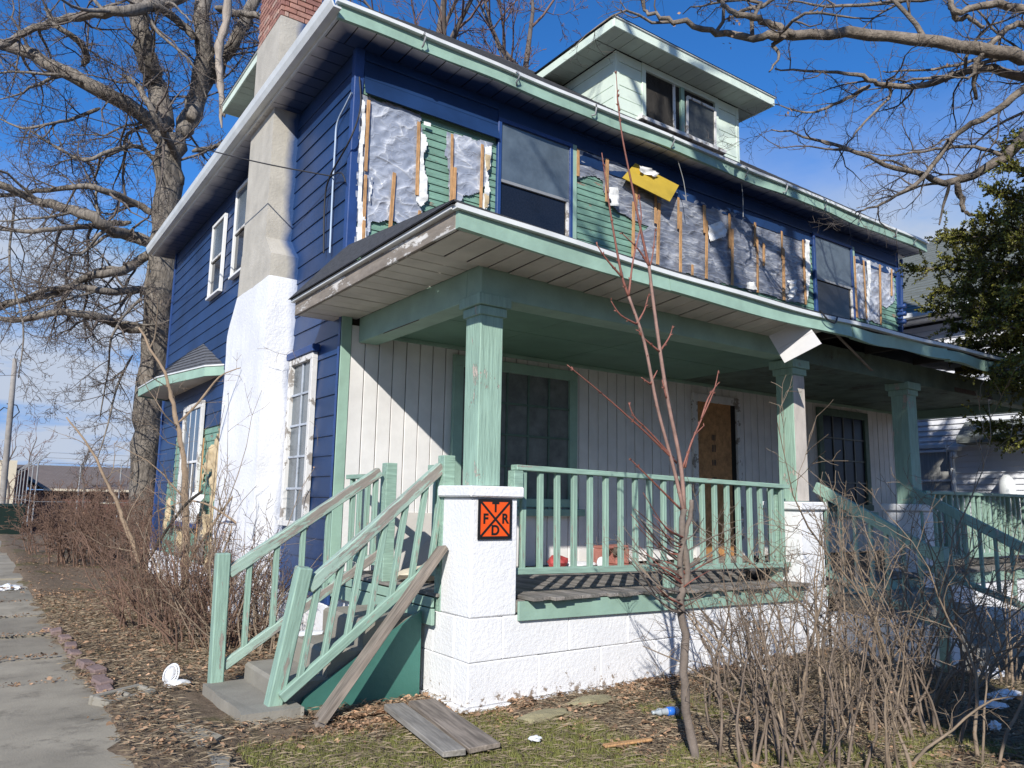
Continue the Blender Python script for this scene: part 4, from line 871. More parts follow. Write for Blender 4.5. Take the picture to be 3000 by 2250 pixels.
# litter and edging on the left
KL = lambda x, y, z=.01: W(0 + x / 2.212, 1500 + y / 2.212, 'z', z)
p = KL(1105, 1125, .0)
p.z = gz(p.x, p.y)
PC = thing('plastic_fan_cage', p, 'round white ribbed plastic cover lying on the leaf litter by the steps', 'plastic cover')
ax = Vector((-.85, -.4, .33)).normalized(); a1 = ax.cross(Vector((0, 0, 1))).normalized(); a2 = a1.cross(ax); c = p + Vector((0, 0, .075))
T = Tubes()
for r_, o_ in ((.08, 0), (.07, .014), (.03, .026)): T.add([c + ax * o_ + (a1 * math.cos(t) + a2 * math.sin(t)) * r_ for t in [6.2832 * k / 24 for k in range(25)]], .006, 5)
T.build('rim', m_paperw, PC); T = Tubes()
for k in range(36): t = 6.2832 * k / 36; dd = a1 * math.cos(t) + a2 * math.sin(t); T.add([c + dd * .08, c + ax * .016 + dd * .066, c + ax * .026 + dd * .028], .003, 4)
T.build('rib', m_paperw, PC); T = Tubes(); T.add([c + ax * .02, c + ax * .027], .032, 16, True); T.build('hub', m_paperw, PC); rock('torn_wrap', p + Vector((.03, -.06, .02)), (.09, .05, .03), m_paperw, None, None, 5, PC)
p = KL(855, 1235, .0)
cored_block('concrete_block', (p.x, p.y, gz(p.x, p.y) - .06), .40, .19, .16, m_conc, 'grey hollow concrete block lying in the dirt at the end of the brick edging', 'block', rz=.55, lean=-1.45)
rp = random.Random(4)
for k in range(11):
    t = k / 10; a = KL(690, 1170, .02).lerp(KL(330, 760, .02), t ** 1.4) + Vector((rp.uniform(-.03, .03), rp.uniform(-.03, .03), 0))
    d = (KL(330, 760) - KL(690, 1170)).normalized(); ang = math.atan2(d.y, d.x) + rp.uniform(-.25, .25)
    if k == 5: continue
    o = inst('paver_brick', boxmesh(.2, .1, .065, m_pav, .01), None, Matrix.Translation(Vector((a.x, a.y, gz(a.x, a.y) + .012 + rp.uniform(-.012, .015)))) @ Matrix.Rotation(ang, 4, 'Z') @ Matrix.Rotation(rp.uniform(-.15, .15), 4, 'X'))
    tag(o, '%s worn reddish brick of the driveway edging, counted from the hollow concrete block' % ('first second third fourth fifth sixth seventh eighth ninth tenth eleventh'.split()[k if k < 5 else k - 1]), 'brick', 'bricks edging the driveway')
# broken walk slab between driveway and steps
wp = [KL(940, 1470), KL(1210, 1380), KL(1440, 1470), KL(1330, 1540), KL(1080, 1590), KL(1010, 1540)]
V = [(p.x, p.y, .03) for p in wp] + [(p.x, p.y, -.06) for p in wp]; n = len(wp)
bs = mesh('broken_slab', V, [tuple(range(n))] + [(i, i + n, (i + 1) % n + n, (i + 1) % n) for i in range(n)], m_slab); tag(bs, 'cracked concrete slab fragment between the driveway and the side steps', 'slab')
bm = bmesh.new(); bm.from_mesh(bs.data); bmesh.ops.recalc_face_normals(bm, faces=bm.faces); bm.to_mesh(bs.data); bm.free()
wp = [KL(1110, 1600), KL(1300, 1560), KL(1490, 1600), KL(1480, 1720), KL(1120, 1740)]
V = [(p.x, p.y, .025) for p in wp] + [(p.x, p.y, -.06) for p in wp]; n = len(wp)
bs = mesh('broken_slab', V, [tuple(range(n))] + [(i, i + n, (i + 1) % n + n, (i + 1) % n) for i in range(n)], m_conc); tag(bs, 'half buried concrete fragment at the bottom edge beside the grass', 'slab')
bm = bmesh.new(); bm.from_mesh(bs.data); bmesh.ops.recalc_face_normals(bm, faces=bm.faces); bm.to_mesh(bs.data); bm.free()
for nm, cf, x, y, s, lab in (('paper_scrap', KL, 1160, 1335, (.06, .03, .008), 'white paper scrap on the leaves in front of the bottom step'), ('foil_wrapper', KL, 1040, 1330, (.07, .05, .01), 'dark and white crumpled wrapper in the leaves left of the paper scrap'), ('plastic_bag', KL, 45, 495, (.16, .12, .05), 'crumpled white plastic bag at the far left driveway edge'),
        ('foam_scrap', K6, 1255, 1025, (.035, .03, .015), 'small grey foam scrap on the grass before the white wall'), ('paper_scrap', lambda x, y: W(2000 + x / 2.212, 1700 + y / 2.212, 'z', .01), 1990, 605, (.12, .09, .05), 'white trash heap in the shade right of the shrubs'), ('foam_plate', lambda x, y: W(2000 + x / 2.212, 1700 + y / 2.212, 'z', .02), 2000, 805, (.1, .08, .015), 'flat white plate in the shade below the trash heap'), ('foam_cup', lambda x, y: W(2000 + x / 2.212, 1700 + y / 2.212, 'z', .02), 2025, 945, (.04, .035, .03), 'small white cup in the shade nearest the right edge'),
        ('plastic_bag', lambda x, y: W(2000 + x / 2.212, 1700 + y / 2.212, 'z', .01), 2080, 745, (.16, .07, .03), 'pale blue grey plastic bag in the shade beside the trash heap')):
    rock(nm, cf(x, y), s, m_paperw, lab, 'litter', x * .013, n=3, amp=.75)
p0 = W(2000 + 375 / 2.212, 1700 + 545 / 2.212, 'z', .05); p1 = W(2000 + 590 / 2.212, 1700 + 570 / 2.212, 'z', .05)
plank('metal_strip', p0, p1, .16, .015, m_gutter, 'white metal siding strip lying on the ground behind the shrub stems', 'metal strip')
# crushed bottle with blue label
p = K6(2110, 850, .04); a_ = p + Vector((-.11, .03, 0)); T = Tubes(); T.add([a_, a_ + Vector((.018, -.004, 0)), a_ + Vector((.022, -.005, 0)), a_ + Vector((.05, -.012, 0)), a_ + Vector((.075, -.018, .0)), p + Vector((.075, -.022, -.004)), p + Vector((.08, -.023, -.004))], [.013, .013, .011, .026, .022, .031, .02], 10, True)
BO = T.build('crushed_bottle', m_clear); tag(BO, 'crushed clear bottle with a bright blue label near the sapling foot', 'bottle')
T = Tubes(); T.add([p + Vector((.0, -.001, 0)), p + Vector((.05, -.015, -.002))], [.029, .032], 10, True); T.build('label_band', m_blueb, BO)
# overhead service wire to the house corner
wire = cable('overhead_wire', [DP(-150, 235, 14), DP(300, 356, 10.3), DP(700, 462, 8.7), Y_(370, 1140, -.08)], .008, m_cable, None); tag(wire, 'thin black service wire running from the left sky to the blue house corner', 'wire')

# ------------------------------------------------------------------ vegetation
def path(rng, p, d, L, n, wig, up=0.0, curl=None):
    pts = [Vector(p)]; d = Vector(d).normalized(); c = Vector(curl) if curl else Vector((0, 0, 0))
    for i in range(n):
        d = (d + Vector((rng.gauss(0, wig), rng.gauss(0, wig), rng.gauss(0, wig) + up)) + c).normalized(); pts.append(pts[-1] + d * (L / n))
    return pts
def perp(rng, d, ang):
    d = d.normalized(); v = Vector((rng.gauss(0, 1), rng.gauss(0, 1), rng.gauss(0, 1))); v = (v - d * v.dot(d)).normalized()
    return (d * math.cos(ang) + v * math.sin(ang)).normalized()
def ramify(rng, pts, rads, lev, big, small, o):
    """branch off an existing limb; o: dict(n, ratio, ang, wig, up, rmin, thr)"""
    n = o['n'][lev] if lev < len(o['n']) else 0
    if n <= 0: return
    L = sum((pts[i + 1] - pts[i]).length for i in range(len(pts) - 1))
    cnt = max(1, int(n * rng.uniform(.75, 1.25)))
    for k in range(cnt):
        t = o['t0'] + (1 - o['t0']) * (k + rng.random()) / cnt; f = t * (len(pts) - 1); i = min(int(f), len(pts) - 2); q = pts[i].lerp(pts[i + 1], f - i)
        r = rads[i] + (rads[i + 1] - rads[i]) * (f - i); d = pts[i + 1] - pts[i]; L2 = L * o['ratio'][lev] * rng.uniform(.55, 1.15) * (1.15 - .5 * t)
        L2 = min(L2, o.get('lmax', 9)); 
        if L2 < .08: continue
        r2 = max(o['rmin'], min(r * .65, L2 * o['rr'])); dd = perp(rng, d, math.radians(rng.uniform(*o['ang'])))
        m = max(3, min(8, int(L2 / o['seg']) + 2)); P = path(rng, q, dd, L2, m, o['wig'], o['up']); R = [max(o['rmin'] * .6, r2 * (1 - .8 * j / m)) for j in range(m + 1)]
        (big if r2 > o['thr'] else small).add(P, R, 6 if r2 > o['thr'] else (4 if r2 > o['thr'] * .35 else 3))
        ramify(rng, P, R, lev + 1, big, small, o)
def smooth_pl(P, k=4):
    Q = []
    for i in range(len(P) - 1):
        p0, p1, p2, p3 = P[max(i - 1, 0)], P[i], P[i + 1], P[min(i + 2, len(P) - 1)]
        for j in range(k):
            t = j / k; Q.append(.5 * ((2 * p1) + (p2 - p0) * t + (2 * p0 - 5 * p1 + 4 * p2 - p3) * t * t + (3 * p1 - p0 - 3 * p2 + p3) * t ** 3))
    return Q + [P[-1]]
def limb(rng, pts, r0, r1, big, small, o, n=9, lev=0, rough=.03):
    P = smooth_pl(pts, 4); m = len(P); P = [p + Vector((rng.gauss(0, rough), rng.gauss(0, rough), rng.gauss(0, rough))) * r0 * 4 * (1 if 0 < i < m - 1 else 0) for i, p in enumerate(P)]
    R = [(r0 + (r1 - r0) * i / (m - 1)) * rng.uniform(.93, 1.07) for i in range(m)]
    if o and n > 5: R[0] *= .5; R[1] *= .85
    big.add(P, R, n, True)
    if o: ramify(rng, P, R, lev, big, small, o)
rng = random.Random(21)
# big oak behind the left side
OK_ = thing('oak_tree', (1.0, 16, 0), 'huge bare oak with rugged trunk rising behind the left side of the house', 'tree')
big, small = Tubes(), Tubes(); q = lambda x, y, d=21: DP(x / 2.212, y / 2.212, d)
o1 = dict(n=[13, 8, 6, 3], ratio=[.42, .5, .5, .5], ang=(35, 75), wig=.2, up=.01, rmin=.006, rr=.02, thr=.045, seg=.4, t0=.12, lmax=4.5)
tb = DP(410, 1600, 21); tb.z = -.2
limb(rng, [tb, DP(425, 1356, 21), DP(438, 1180, 21), DP(462, 930, 21), q(1075, 1500), q(1100, 1150), q(1110, 900)], .38, .35, big, small, None, 16)
L_ = [([(1050, 930), (960, 780), (640, 580), (300, 400), (0, 275), (-300, 200)], 20, .24, .12), ([(1080, 850), (1010, 560), (950, 380), (905, 120), (880, -150)], 21, .31, .22), ([(1170, 880), (1270, 660), (1320, 430), (1300, 150), (1310, -100)], 21.6, .3, .2), ([(1235, 770), (1300, 600), (1440, 400), (1530, 250), (1650, 20), (1720, -100)], 22, .22, .15),
      ([(1250, -60), (1050, 30), (850, 60), (600, 90), (400, 130), (160, 210), (-50, 330)], 19, .17, .07), ([(1270, 250), (1180, 160), (1050, 60), (950, 20)], 20, .12, .1), ([(1000, 1390), (880, 1320), (700, 1240), (520, 1210), (300, 1230), (0, 1270)], 20, .11, .05), ([(980, 1570), (850, 1530), (700, 1480), (560, 1400), (380, 1340), (200, 1290), (0, 1200), (-200, 1150)], 20, .17, .09),
      ([(1180, 1200), (1120, 980), (1050, 830), (950, 650), (900, 560), (800, 490)], 19.5, .11, .06), ([(850, 1440), (600, 1460), (400, 1480), (150, 1500), (-100, 1460)], 19.5, .09, .04), ([(540, 430), (560, 340), (480, 240), (360, 160), (300, 60)], 19.5, .1, .06), ([(1010, 1620), (880, 1700), (760, 1760), (560, 1800), (380, 1900), (60, 1960), (-100, 2000)], 20, .14, .06), ([(1000, 1900), (900, 1880), (700, 1890), (500, 1860), (250, 1900), (-60, 2030)], 20, .13, .05),
      ([(940, 2130), (800, 2120), (650, 2060), (400, 2020), (150, 2070), (-80, 2060)], 19.8, .15, .06), ([(1250, 980), (1350, 960), (1420, 940), (1500, 930)], 21, .08, .05), ([(1000, 1050), (900, 950), (700, 980), (560, 1040), (380, 960), (200, 850)], 20, .07, .03), ([(1400, 50), (1500, 80), (1650, 100), (1800, 130)], 21, .12, .07), ([(650, 700), (500, 760), (350, 800), (150, 830), (0, 770)], 19.5, .06, .02),
      ([(980, 1650), (930, 1900), (800, 2050), (720, 2200), (700, 2400), (650, 2700)], 19.6, .05, .015), ([(860, 2300), (760, 2500), (700, 2750), (620, 3000)], 19.6, .04, .012), ([(100, 1300), (60, 1700), (150, 2100), (120, 2450)], 19, .04, .012)]
for pl, d, a, b in L_: limb(rng, [q(x, y, 21.0 - (21.0 - d) * min(1, i / 2) + (.4 * math.sin(i * 1.7) if i else 0)) for i, (x, y) in enumerate(pl)], a, b, big, small, o1, 9)
big.build('trunk', m_bark, OK_); small.build('twigs', m_barkt, OK_)['kind'] = 'stuff'
T = Tubes(); P = smooth_pl([q(1480, -60, 20), q(1465, 150, 20), q(1420, 300, 20), q(1425, 500, 20), q(1440, 650, 20), q(1455, 760, 20)], 3); T.add(P, [.13, .10, .13, .09, .12, .09, .13, .09, .11, .08, .11, .07, .09, .05, .06, .02][:len(P)], 8, True); P = [q(1440, 640, 20), q(1430, 760, 20), q(1438, 830, 20)]; T.add(P, [.08, .05, .02], 6)
sn = T.build('dead_limb', m_snag, OK_); sn['label'] = 'pale barkless broken limb hanging down'
# oak limbs reaching in from the right
OR = thing('oak_tree', (7.2, -5.6, 0), 'bare oak reaching gnarled limbs in from the right above the roof', 'tree')
big, small = Tubes(), Tubes(); q = lambda x, y, d=9.5: DP(1600 + x / 1.58, y / 1.58, d)
o2 = dict(n=[11, 8, 5, 3], ratio=[.32, .5, .5, .5], ang=(30, 80), wig=.3, up=-.0, rmin=.0026, rr=.018, thr=.02, seg=.16, t0=.05, lmax=1.9)
tr = DP(3330, 1000, 9.6); hub = DP(3260, 300, 9.6)
limb(rng, [Vector((tr.x, tr.y, -.2)), Vector((tr.x, tr.y, 2)), DP(3320, 700, 9.6), hub, DP(3240, -200, 9.8), DP(3150, -900, 10)], .3, .14, big, small, None, 14)
L_ = [([(2620, 420), (2400, 300), (2212, 255), (1900, 215), (1500, 165), (1150, 162), (1030, 168), (880, 172), (760, 150), (600, 100), (480, 60), (440, -10)], 9.3, .1, .014), ([(1150, 165), (1050, 110), (960, 80), (870, 55), (810, 10), (790, -40)], 9.2, .05, .02), ([(1110, 170), (1050, 205), (1075, 260), (1030, 335)], 9.2, .035, .008), ([(2600, 430), (2400, 390), (2212, 360), (2000, 318), (1750, 395), (1540, 385), (1440, 340), (1250, 330), (1060, 318)], 9.6, .07, .01),
      ([(2600, 350), (2350, 480), (2212, 640), (2080, 755), (1890, 842), (1740, 822), (1500, 725), (1250, 640), (1040, 600)], 9.8, .09, .008), ([(2500, 330), (2300, 350), (2190, 430), (2050, 530), (1900, 620), (1760, 812), (1660, 885), (1520, 950), (1430, 990)], 9.5, .06, .008), ([(2500, 300), (2250, 120), (2130, 140), (1990, 300), (1990, 460)], 9.3, .05, .02), ([(2500, 100), (2240, 50), (2050, 20), (1890, 50), (1880, -60)], 9.2, .06, .03), ([(1880, 40), (1900, 90), (1960, 85), (2030, 125)], 9.2, .04, .02),
      ([(1900, 845), (1920, 930), (1945, 985), (2040, 1000)], 9.7, .05, .012), ([(1870, 850), (1840, 940), (1820, 1040)], 9.7, .025, .01), ([(1500, 395), (1420, 440), (1300, 500), (1200, 520), (1050, 480)], 9.6, .03, .006), ([(2560, 250), (2300, 260), (2100, 250), (1900, 300), (1700, 330), (1560, 330)], 10, .04, .008), ([(1540, 385), (1600, 430), (1480, 560), (1400, 660), (1330, 780)], 9.6, .022, .005), ([(2600, 20), (2300, -40), (1900, -20), (1600, 10), (1300, 30), (1100, -10)], 10.5, .05, .01), ([(1080, -40), (1020, 20), (930, 40), (860, 80)], 9.4, .03, .02),
      ([(1740, 822), (1640, 760), (1560, 740), (1470, 780)], 9.8, .02, .006), ([(2120, 720), (1980, 680), (1800, 690), (1600, 720), (1440, 700)], 9.9, .03, .006)]
for pl, d, a, b in L_: limb(rng, [q(x, y, d + .12 * math.sin(i * 1.9)) for i, (x, y) in enumerate(pl)], a, b, big, small, o2, 8, rough=.05)
T = Tubes(); big.build('trunk', m_bark2, OR); small.build('twigs', m_barkt, OR)['kind'] = 'stuff'
lf = [];
V = []; F = []
for cx, cy in ((870, 80), (610, 65), (1090, 25), (1230, 50), (855, 215), (1115, 500), (1900, 270), (2070, 560)):
    for k in range(26 if cx == 870 else 4):
        c = q(cx, cy, 9.25) + Vector((rng.gauss(0, .05), rng.gauss(0, .05), rng.gauss(0, .08))); a = Vector((rng.gauss(0, 1), rng.gauss(0, 1), rng.gauss(-1, .8))).normalized() * .05; b = a.cross(Vector((rng.gauss(0, 1), rng.gauss(0, 1), 0))).normalized() * .018
        i = len(V); V += [c, c + a * .5 + b, c + a, c + a * .5 - b]; F.append((i, i + 1, i + 2, i + 3))
mesh('dry_leaves', V, F, m_leaf, OR)['kind'] = 'stuff'
# street oak behind the viewer, it throws the branch shadows
OS = thing('oak_tree', (-1.8, -9.45, 0), 'bare street oak behind the viewer casting branch shadows on the dormer', 'tree')
big, small = Tubes(), Tubes(); o3 = dict(n=[6, 4, 3], ratio=[.5, .5, .5], ang=(30, 65), wig=.2, up=.03, rmin=.008, rr=.02, thr=.05, seg=.6, t0=.2, lmax=4)
limb(rng, [Vector((-1.8, -9.45, -.2)), Vector((-1.75, -9.45, 3)), Vector((-2.0, -9.6, 6.5)), Vector((-2.3, -10.3, 9))], .62, .42, big, small, None, 12)
for k in range(8):
    a = k * 2.4; r_ = rng.uniform(2.5, 4.5); limb(rng, [Vector((-2.3, -10.5, 6.5 + k * .35)), Vector((-2.3 + r_ * .4 * math.cos(a), -10.5 + r_ * .4 * math.sin(a), 9.5 + .3 * k)), Vector((-2.3 + r_ * math.cos(a), -10.5 + r_ * math.sin(a), 11 + .45 * k))], .24, .07, big, small, o3, 7)
limb(rng, [Vector((-2.3, -10.2, 8.4)), Vector((-2.6, -8.8, 11.6)), Vector((-2.5, -7.4, 13.8)), Vector((-1.7, -6.4, 15.2)), Vector((-.6, -5.8, 16.2))], .16, .03, big, small, o3, 7); limb(rng, [Vector((-2.6, -8.8, 11.6)), Vector((-3.1, -7.8, 13.2)), Vector((-3.2, -6.6, 14.4)), Vector((-2.6, -5.8, 15.6))], .09, .02, big, small, o3, 6)
big.build('trunk', m_bark, OS); small.build('twigs', m_barkt, OS)['kind'] = 'stuff'
OS = thing('added_shade_tree', (.3, -8.9, 0), 'unseen broad trunked tree added behind the viewer to shade the right steps', 'tree')  # unseen tree added to throw shade on the right column and rails
big, small = Tubes(), Tubes()
limb(rng, [Vector((.3, -8.9, -.2)), Vector((.3, -8.95, 3)), Vector((.35, -9.0, 6)), Vector((.3, -9.2, 7.4))], .55, .42, big, small, None, 12)
for k in range(6):
    a = 3.4 + k * .5; limb(rng, [Vector((.3, -9.1, 6.2 + k * .2)), Vector((.3 + 1.5 * math.cos(a), -9.1 + 1.5 * math.sin(a), 8.5 + .2 * k)), Vector((.3 + 3.2 * math.cos(a), -9.1 + 3.2 * math.sin(a), 11 + .3 * k))], .2, .06, big, small, o3, 7)
big.build('trunk', m_bark, OS); small.build('twigs', m_barkt, OS)['kind'] = 'stuff'
# bare trees beyond the roof
def bgtree(x, y, h, label, seed, mat, sp=.5, n=(15, 9, 7, 4), group=None, rm=.012):
    r = random.Random(seed); O = thing('bare_tree', (x, y, gz(x, y)), label, 'tree', group); b, s = Tubes(), Tubes()
    o = dict(n=list(n), ratio=[.42, .5, .5, .5], ang=(22, 55), wig=.13, up=.05, rmin=rm, rr=.02, thr=.05, seg=.7, t0=.28, lmax=h * .4)
    P = [Vector((x, y, gz(x, y) - .2)), Vector((x + .1, y, h * .3)), Vector((x - .2, y + .1, h * .65)), Vector((x + .2, y, h))]
    limb(r, P, h * .022, .03, b, s, o, 8); b.build('trunk', mat, O); s.build('twigs', m_redtwig, O)['kind'] = 'stuff'; return O
m_redtwig = mk('reddish_twigs', (.19, .12, .10), .85, .25, 3, .1, 30)
def ground_at(px, depth): p = DP(px, 1465, depth); return p.x, p.y
x, y = ground_at(1520, 23); bgtree(x, y, 19, 'reddish twigged bare tree showing over the roof left of the dormer', 5, m_barkt)
x, y = ground_at(1250, 22.5); bgtree(x, y, 19.5, 'bare tree with dark twigs showing above the front left eave', 8, m_barkt)
x, y = ground_at(2000, 34); bgtree(x, y, 15, 'bare tree mostly hidden behind the roof right of the dormer', 15, m_barkt, n=(8, 6, 5, 3))
x, y = ground_at(80, 70); bgtree(x, y, 6.5, 'small bare tree behind the school roof at the far left', 9, m_barkt, n=(8, 6, 4), rm=.02)
x, y = ground_at(240, 58); bgtree(x, y, 5.0, 'thin bare sapling before the school roof', 10, m_barkt, n=(7, 5, 3), rm=.015)
x, y = ground_at(18, 46); bgtree(x, y, 4.2, 'thin bare sapling before the cream school wall', 12, m_barkt, n=(9, 5, 3), rm=.012)

# yew at the right
YE = thing('yew_tree', (8.6, -3.5, 0), 'dense dark green yew overhanging the right end of the porch', 'tree')
ry = random.Random(31); big, small = Tubes(), Tubes(); V = []; F = []
tp_ = Vector((8.7, -3.6, 0)); limb(ry, [tp_ - Vector((0, 0, .2)), tp_ + Vector((.05, 0, 2)), tp_ + Vector((0, .1, 5)), tp_ + Vector((.1, 0, 8.6))], .17, .03, big, small, None, 9)
tips = [(2680, 785, 10.2), (2750, 850, 10), (2740, 905, 10.2), (2775, 690, 10), (2810, 690, 9.7), (2790, 760, 9.8), (2820, 850, 9.6), (2800, 960, 10), (2830, 1000, 9.8), (2850, 900, 9.5), (2870, 780, 9.3), (2850, 1080, 9.6), (2900, 950, 9.2), (2880, 640, 9.2), (2920, 560, 9), (2960, 480, 9), (2980, 700, 8.8), (2980, 860, 8.8), (2990, 1050, 8.9), (2940, 1130, 9.3), (2890, 1250, 9.6), (2960, 1290, 9.4), (3040, 1200, 9), (3060, 900, 8.8), (3050, 600, 8.8), (3030, 420, 9), (3100, 1100, 8.6), (3150, 700, 8.4), (2870, 730, 10.4), (2910, 820, 10.6), (2950, 1000, 10.6), (3120, 350, 9), (2860, 810, 10.8), (2880, 900, 10.8), (2990, 600, 10.4), (2920, 700, 10.3), (2930, 1060, 9.8), (2820, 1020, 10.3)]
# the unseen far side of the crown
for k in range(26):
    a = ry.uniform(-1.9, 1.2); zz = ry.uniform(2.6, 8); rr_ = 2.0 * (1 - max(0, zz - 4) / 6); tips.append((8.7 + rr_ * math.cos(a), -3.6 + rr_ * math.sin(a), zz, 1))
for tpx in tips:
    e_ = DP(*tpx) if len(tpx) == 3 else Vector(tpx[:3])
    zb = max(1.6, min(8, e_.z - .25 * (e_ - Vector((tp_.x, tp_.y, e_.z))).length + .1)); s_ = Vector((tp_.x, tp_.y, zb))
    md = s_.lerp(e_, .5) + Vector((0, 0, .12)); P = smooth_pl([s_, md, e_], 5); m_ = len(P); big.add(P, [.035 - .03 * i / (m_ - 1) for i in range(m_)], 5)
    for i in range(m_):
        t = i / (m_ - 1)
        if t < .25: continue
        for k in range(10):
            d0 = (P[min(i + 1, m_ - 1)] - P[max(i - 1, 0)]).normalized(); dd = perp(ry, d0, math.radians(ry.uniform(15, 80))); dd.z = dd.z * .6 - .02; Lk = ry.uniform(.15, .55) * (1.1 - .5 * t)
            Q = path(ry, P[i] + Vector((ry.gauss(0, .03), ry.gauss(0, .03), ry.gauss(0, .03))), dd, Lk, 5, .16, -.03); small.add(Q, [.006, .005, .004, .003, .002, .0015], 3)
            for j in range(1, 6):
                for s in range(10):
                    b0 = Q[j - 1].lerp(Q[j], ry.random()); g = perp(ry, Q[j] - Q[j - 1], math.radians(ry.uniform(25, 75))); g.z += .08; ln = ry.uniform(.018, .045); sd_ = g.cross(Vector((ry.gauss(0, 1), ry.gauss(0, 1), ry.gauss(0, 1)))).normalized() * ln * .28
                    c = len(V); V += [b0 - sd_ * .3, b0 + g * ln * .5 + sd_, b0 + g * ln, b0 + g * ln * .5 - sd_]; F.append((c, c + 1, c + 2, c + 3))
big.build('trunk', m_bark, YE); small.build('twigs', m_barkt, YE)['kind'] = 'stuff'; mesh('foliage', V, F, m_yew, YE)['kind'] = 'stuff'

# red stemmed sapling in the front yard
SA = thing('maple_sapling', (.62, -3.95, 0), 'slender sapling with grey stem and red upper shoots before the porch', 'sapling')
rs = random.Random(2); S2 = lambda x, y, v=-3.9: W(x * 1.3562, y * 1.3562, 'y', v)
g_, r_, p_ = Tubes(), Tubes(), Tubes(); none = Tubes()
limb(rs, [Vector((.64, -3.97, -.1)), S2(1488, 1560), S2(1478, 1450), S2(1480, 1370), S2(1470, 1290), S2(1484, 1240), S2(1474, 1150), S2(1478, 1100)], .027, .019, g_, none, None, 9, rough=.03)
limb(rs, [S2(1476, 1290), S2(1470, 1200), S2(1490, 1120), S2(1494, 1080)], .018, .014, g_, none, None, 7)
def shoot(pts, r0, r1, tub=r_, bud=True):
    P = smooth_pl([S2(*a) if len(a) == 2 else S2(*a) for a in pts], 4); n = len(P); tub.add(P, [r0 + (r1 - r0) * i / (n - 1) for i in range(n)], 6, True)
    if bud:
        for i in range(2, n, 3):
            for s in (-1, 1): d = perp(rs, P[i] - P[i - 1], .7); r_.add([P[i], P[i] + d * .012, P[i] + d * .022], [.003, .0045, .001], 4)
shoot([(1478, 1100), (1470, 1000), (1440, 850), (1415, 680), (1402, 575)], .014, .0095, p_); shoot([(1402, 575), (1385, 500), (1365, 400), (1345, 300), (1336, 230), (1331, 160)], .009, .0025)
shoot([(1478, 1110), (1455, 1010), (1420, 880), (1392, 740), (1358, 640)], .012, .0085, p_); shoot([(1358, 640), (1342, 590), (1322, 480), (1310, 400), (1300, 330)], .009, .003)
for pts in ([(1358, 640), (1368, 560), (1385, 480), (1380, 420)], [(1402, 575), (1380, 540), (1345, 505)], [(1345, 600), (1310, 560), (1290, 530)], [(1375, 700), (1340, 680), (1320, 650)], [(1375, 700), (1392, 670), (1400, 640)], [(1425, 760), (1390, 730), (1380, 715)], [(1425, 760), (1445, 730), (1452, 710)], [(1462, 1000), (1390, 930), (1300, 850), (1225, 788)], [(1455, 990), (1400, 930), (1370, 900), (1358, 870)], [(1475, 1010), (1500, 940), (1540, 850), (1552, 800)], [(1480, 1010), (1495, 950), (1520, 920)], [(1515, 905), (1530, 860), (1550, 830)], [(1405, 830), (1385, 815)], [(1405, 830), (1420, 800)], [(1402, 580), (1410, 550), (1415, 500)], [(1338, 240), (1334, 215), (1333, 200)], [(1440, 860), (1430, 820)], [(1470, 1100), (1420, 1050), (1380, 1010), (1360, 990)]): shoot(pts, .0075, .0028)
for k in range(46):
    y0 = rs.uniform(1160, 1330); x0 = 1476 + rs.uniform(-6, 6); s = -1 if rs.random() < .7 else 1; ln = rs.uniform(40, 130)
    shoot([(x0, y0), (x0 + s * ln * .45, y0 - ln * rs.uniform(.1, .35), -3.9 + rs.uniform(-.1, .1)), (x0 + s * ln, y0 - ln * rs.uniform(.4, 1.1), -3.9 + rs.uniform(-.25, .25))], .006, .002, g_ if k % 3 else r_, False)
g_.build('stem', m_greystem, SA); r_.build('red_shoots', m_redstem, SA)['kind'] = 'stuff'; p_.build('upper_stem', mk('pinkish_stem', (.30, .185, .15), .6, .25, 15, .2, 40), SA)

# many stemmed shrubs
def shrub(name, base, h, sp, n, label, cat, seed, mat, group=None, lean=(0, 0), r0=.012, o=None, ns=(7, 5, 3), up=.015, br=.18):
    r = random.Random(seed); O = thing(name, base, label, cat, group); b, s = Tubes(), Tubes()
    o = o or dict(n=list(ns), ratio=[.36, .5, .5], ang=(25, 78), wig=.26, up=up, rmin=.0022, rr=.011, thr=.009, seg=.09, t0=.3, lmax=.9)
    for k in range(n):
        a = r.uniform(0, 6.283); q_ = Vector(base) + Vector((math.cos(a), math.sin(a), 0)) * br * r.random() ** .5; q_.z -= .05
        d = Vector((math.cos(a) * sp * r.random() + lean[0], math.sin(a) * sp * r.random() + lean[1], 1)); Lh = h * r.uniform(.55, 1.1); P = path(r, q_, d, Lh, 9, .13, .01); R = [r0 * r.uniform(.6, 1.2) * (1 - .78 * i / 9) for i in range(10)]; R = sorted(R, reverse=True)
        b.add(P, R, 5); ramify(r, P, R, 0, b, s, o)
    V = []; F = []
    for k in range(len(b.v) // 60):
        c = b.v[r.randrange(len(b.v))]; a = Vector((r.gauss(0, 1), r.gauss(0, 1), r.gauss(0, .6))).normalized() * .022; e_ = a.cross(Vector((r.gauss(0, 1), r.gauss(0, 1), r.gauss(0, 1)))).normalized() * .009; i = len(V)
        V += [c, c + a * .5 + e_, c + a, c + a * .5 - e_]; F.append((i, i + 1, i + 2, i + 3))
    if F: mesh('trapped_leaves', V, F, m_leaf, O)['kind'] = 'stuff'
    b.build('stems', mat, O)
    if s.v: s.build('twigs', mat, O)['kind'] = 'stuff'
    return O
GS = lambda x, y: (lambda p: (p.x, p.y, 0))(W(x * 1.3562, y * 1.3562, 'z', 0))
m_shrub2 = mk('shrub_stem_dark', (.19, .145, .11), .85, .35, 6, .2, 40)
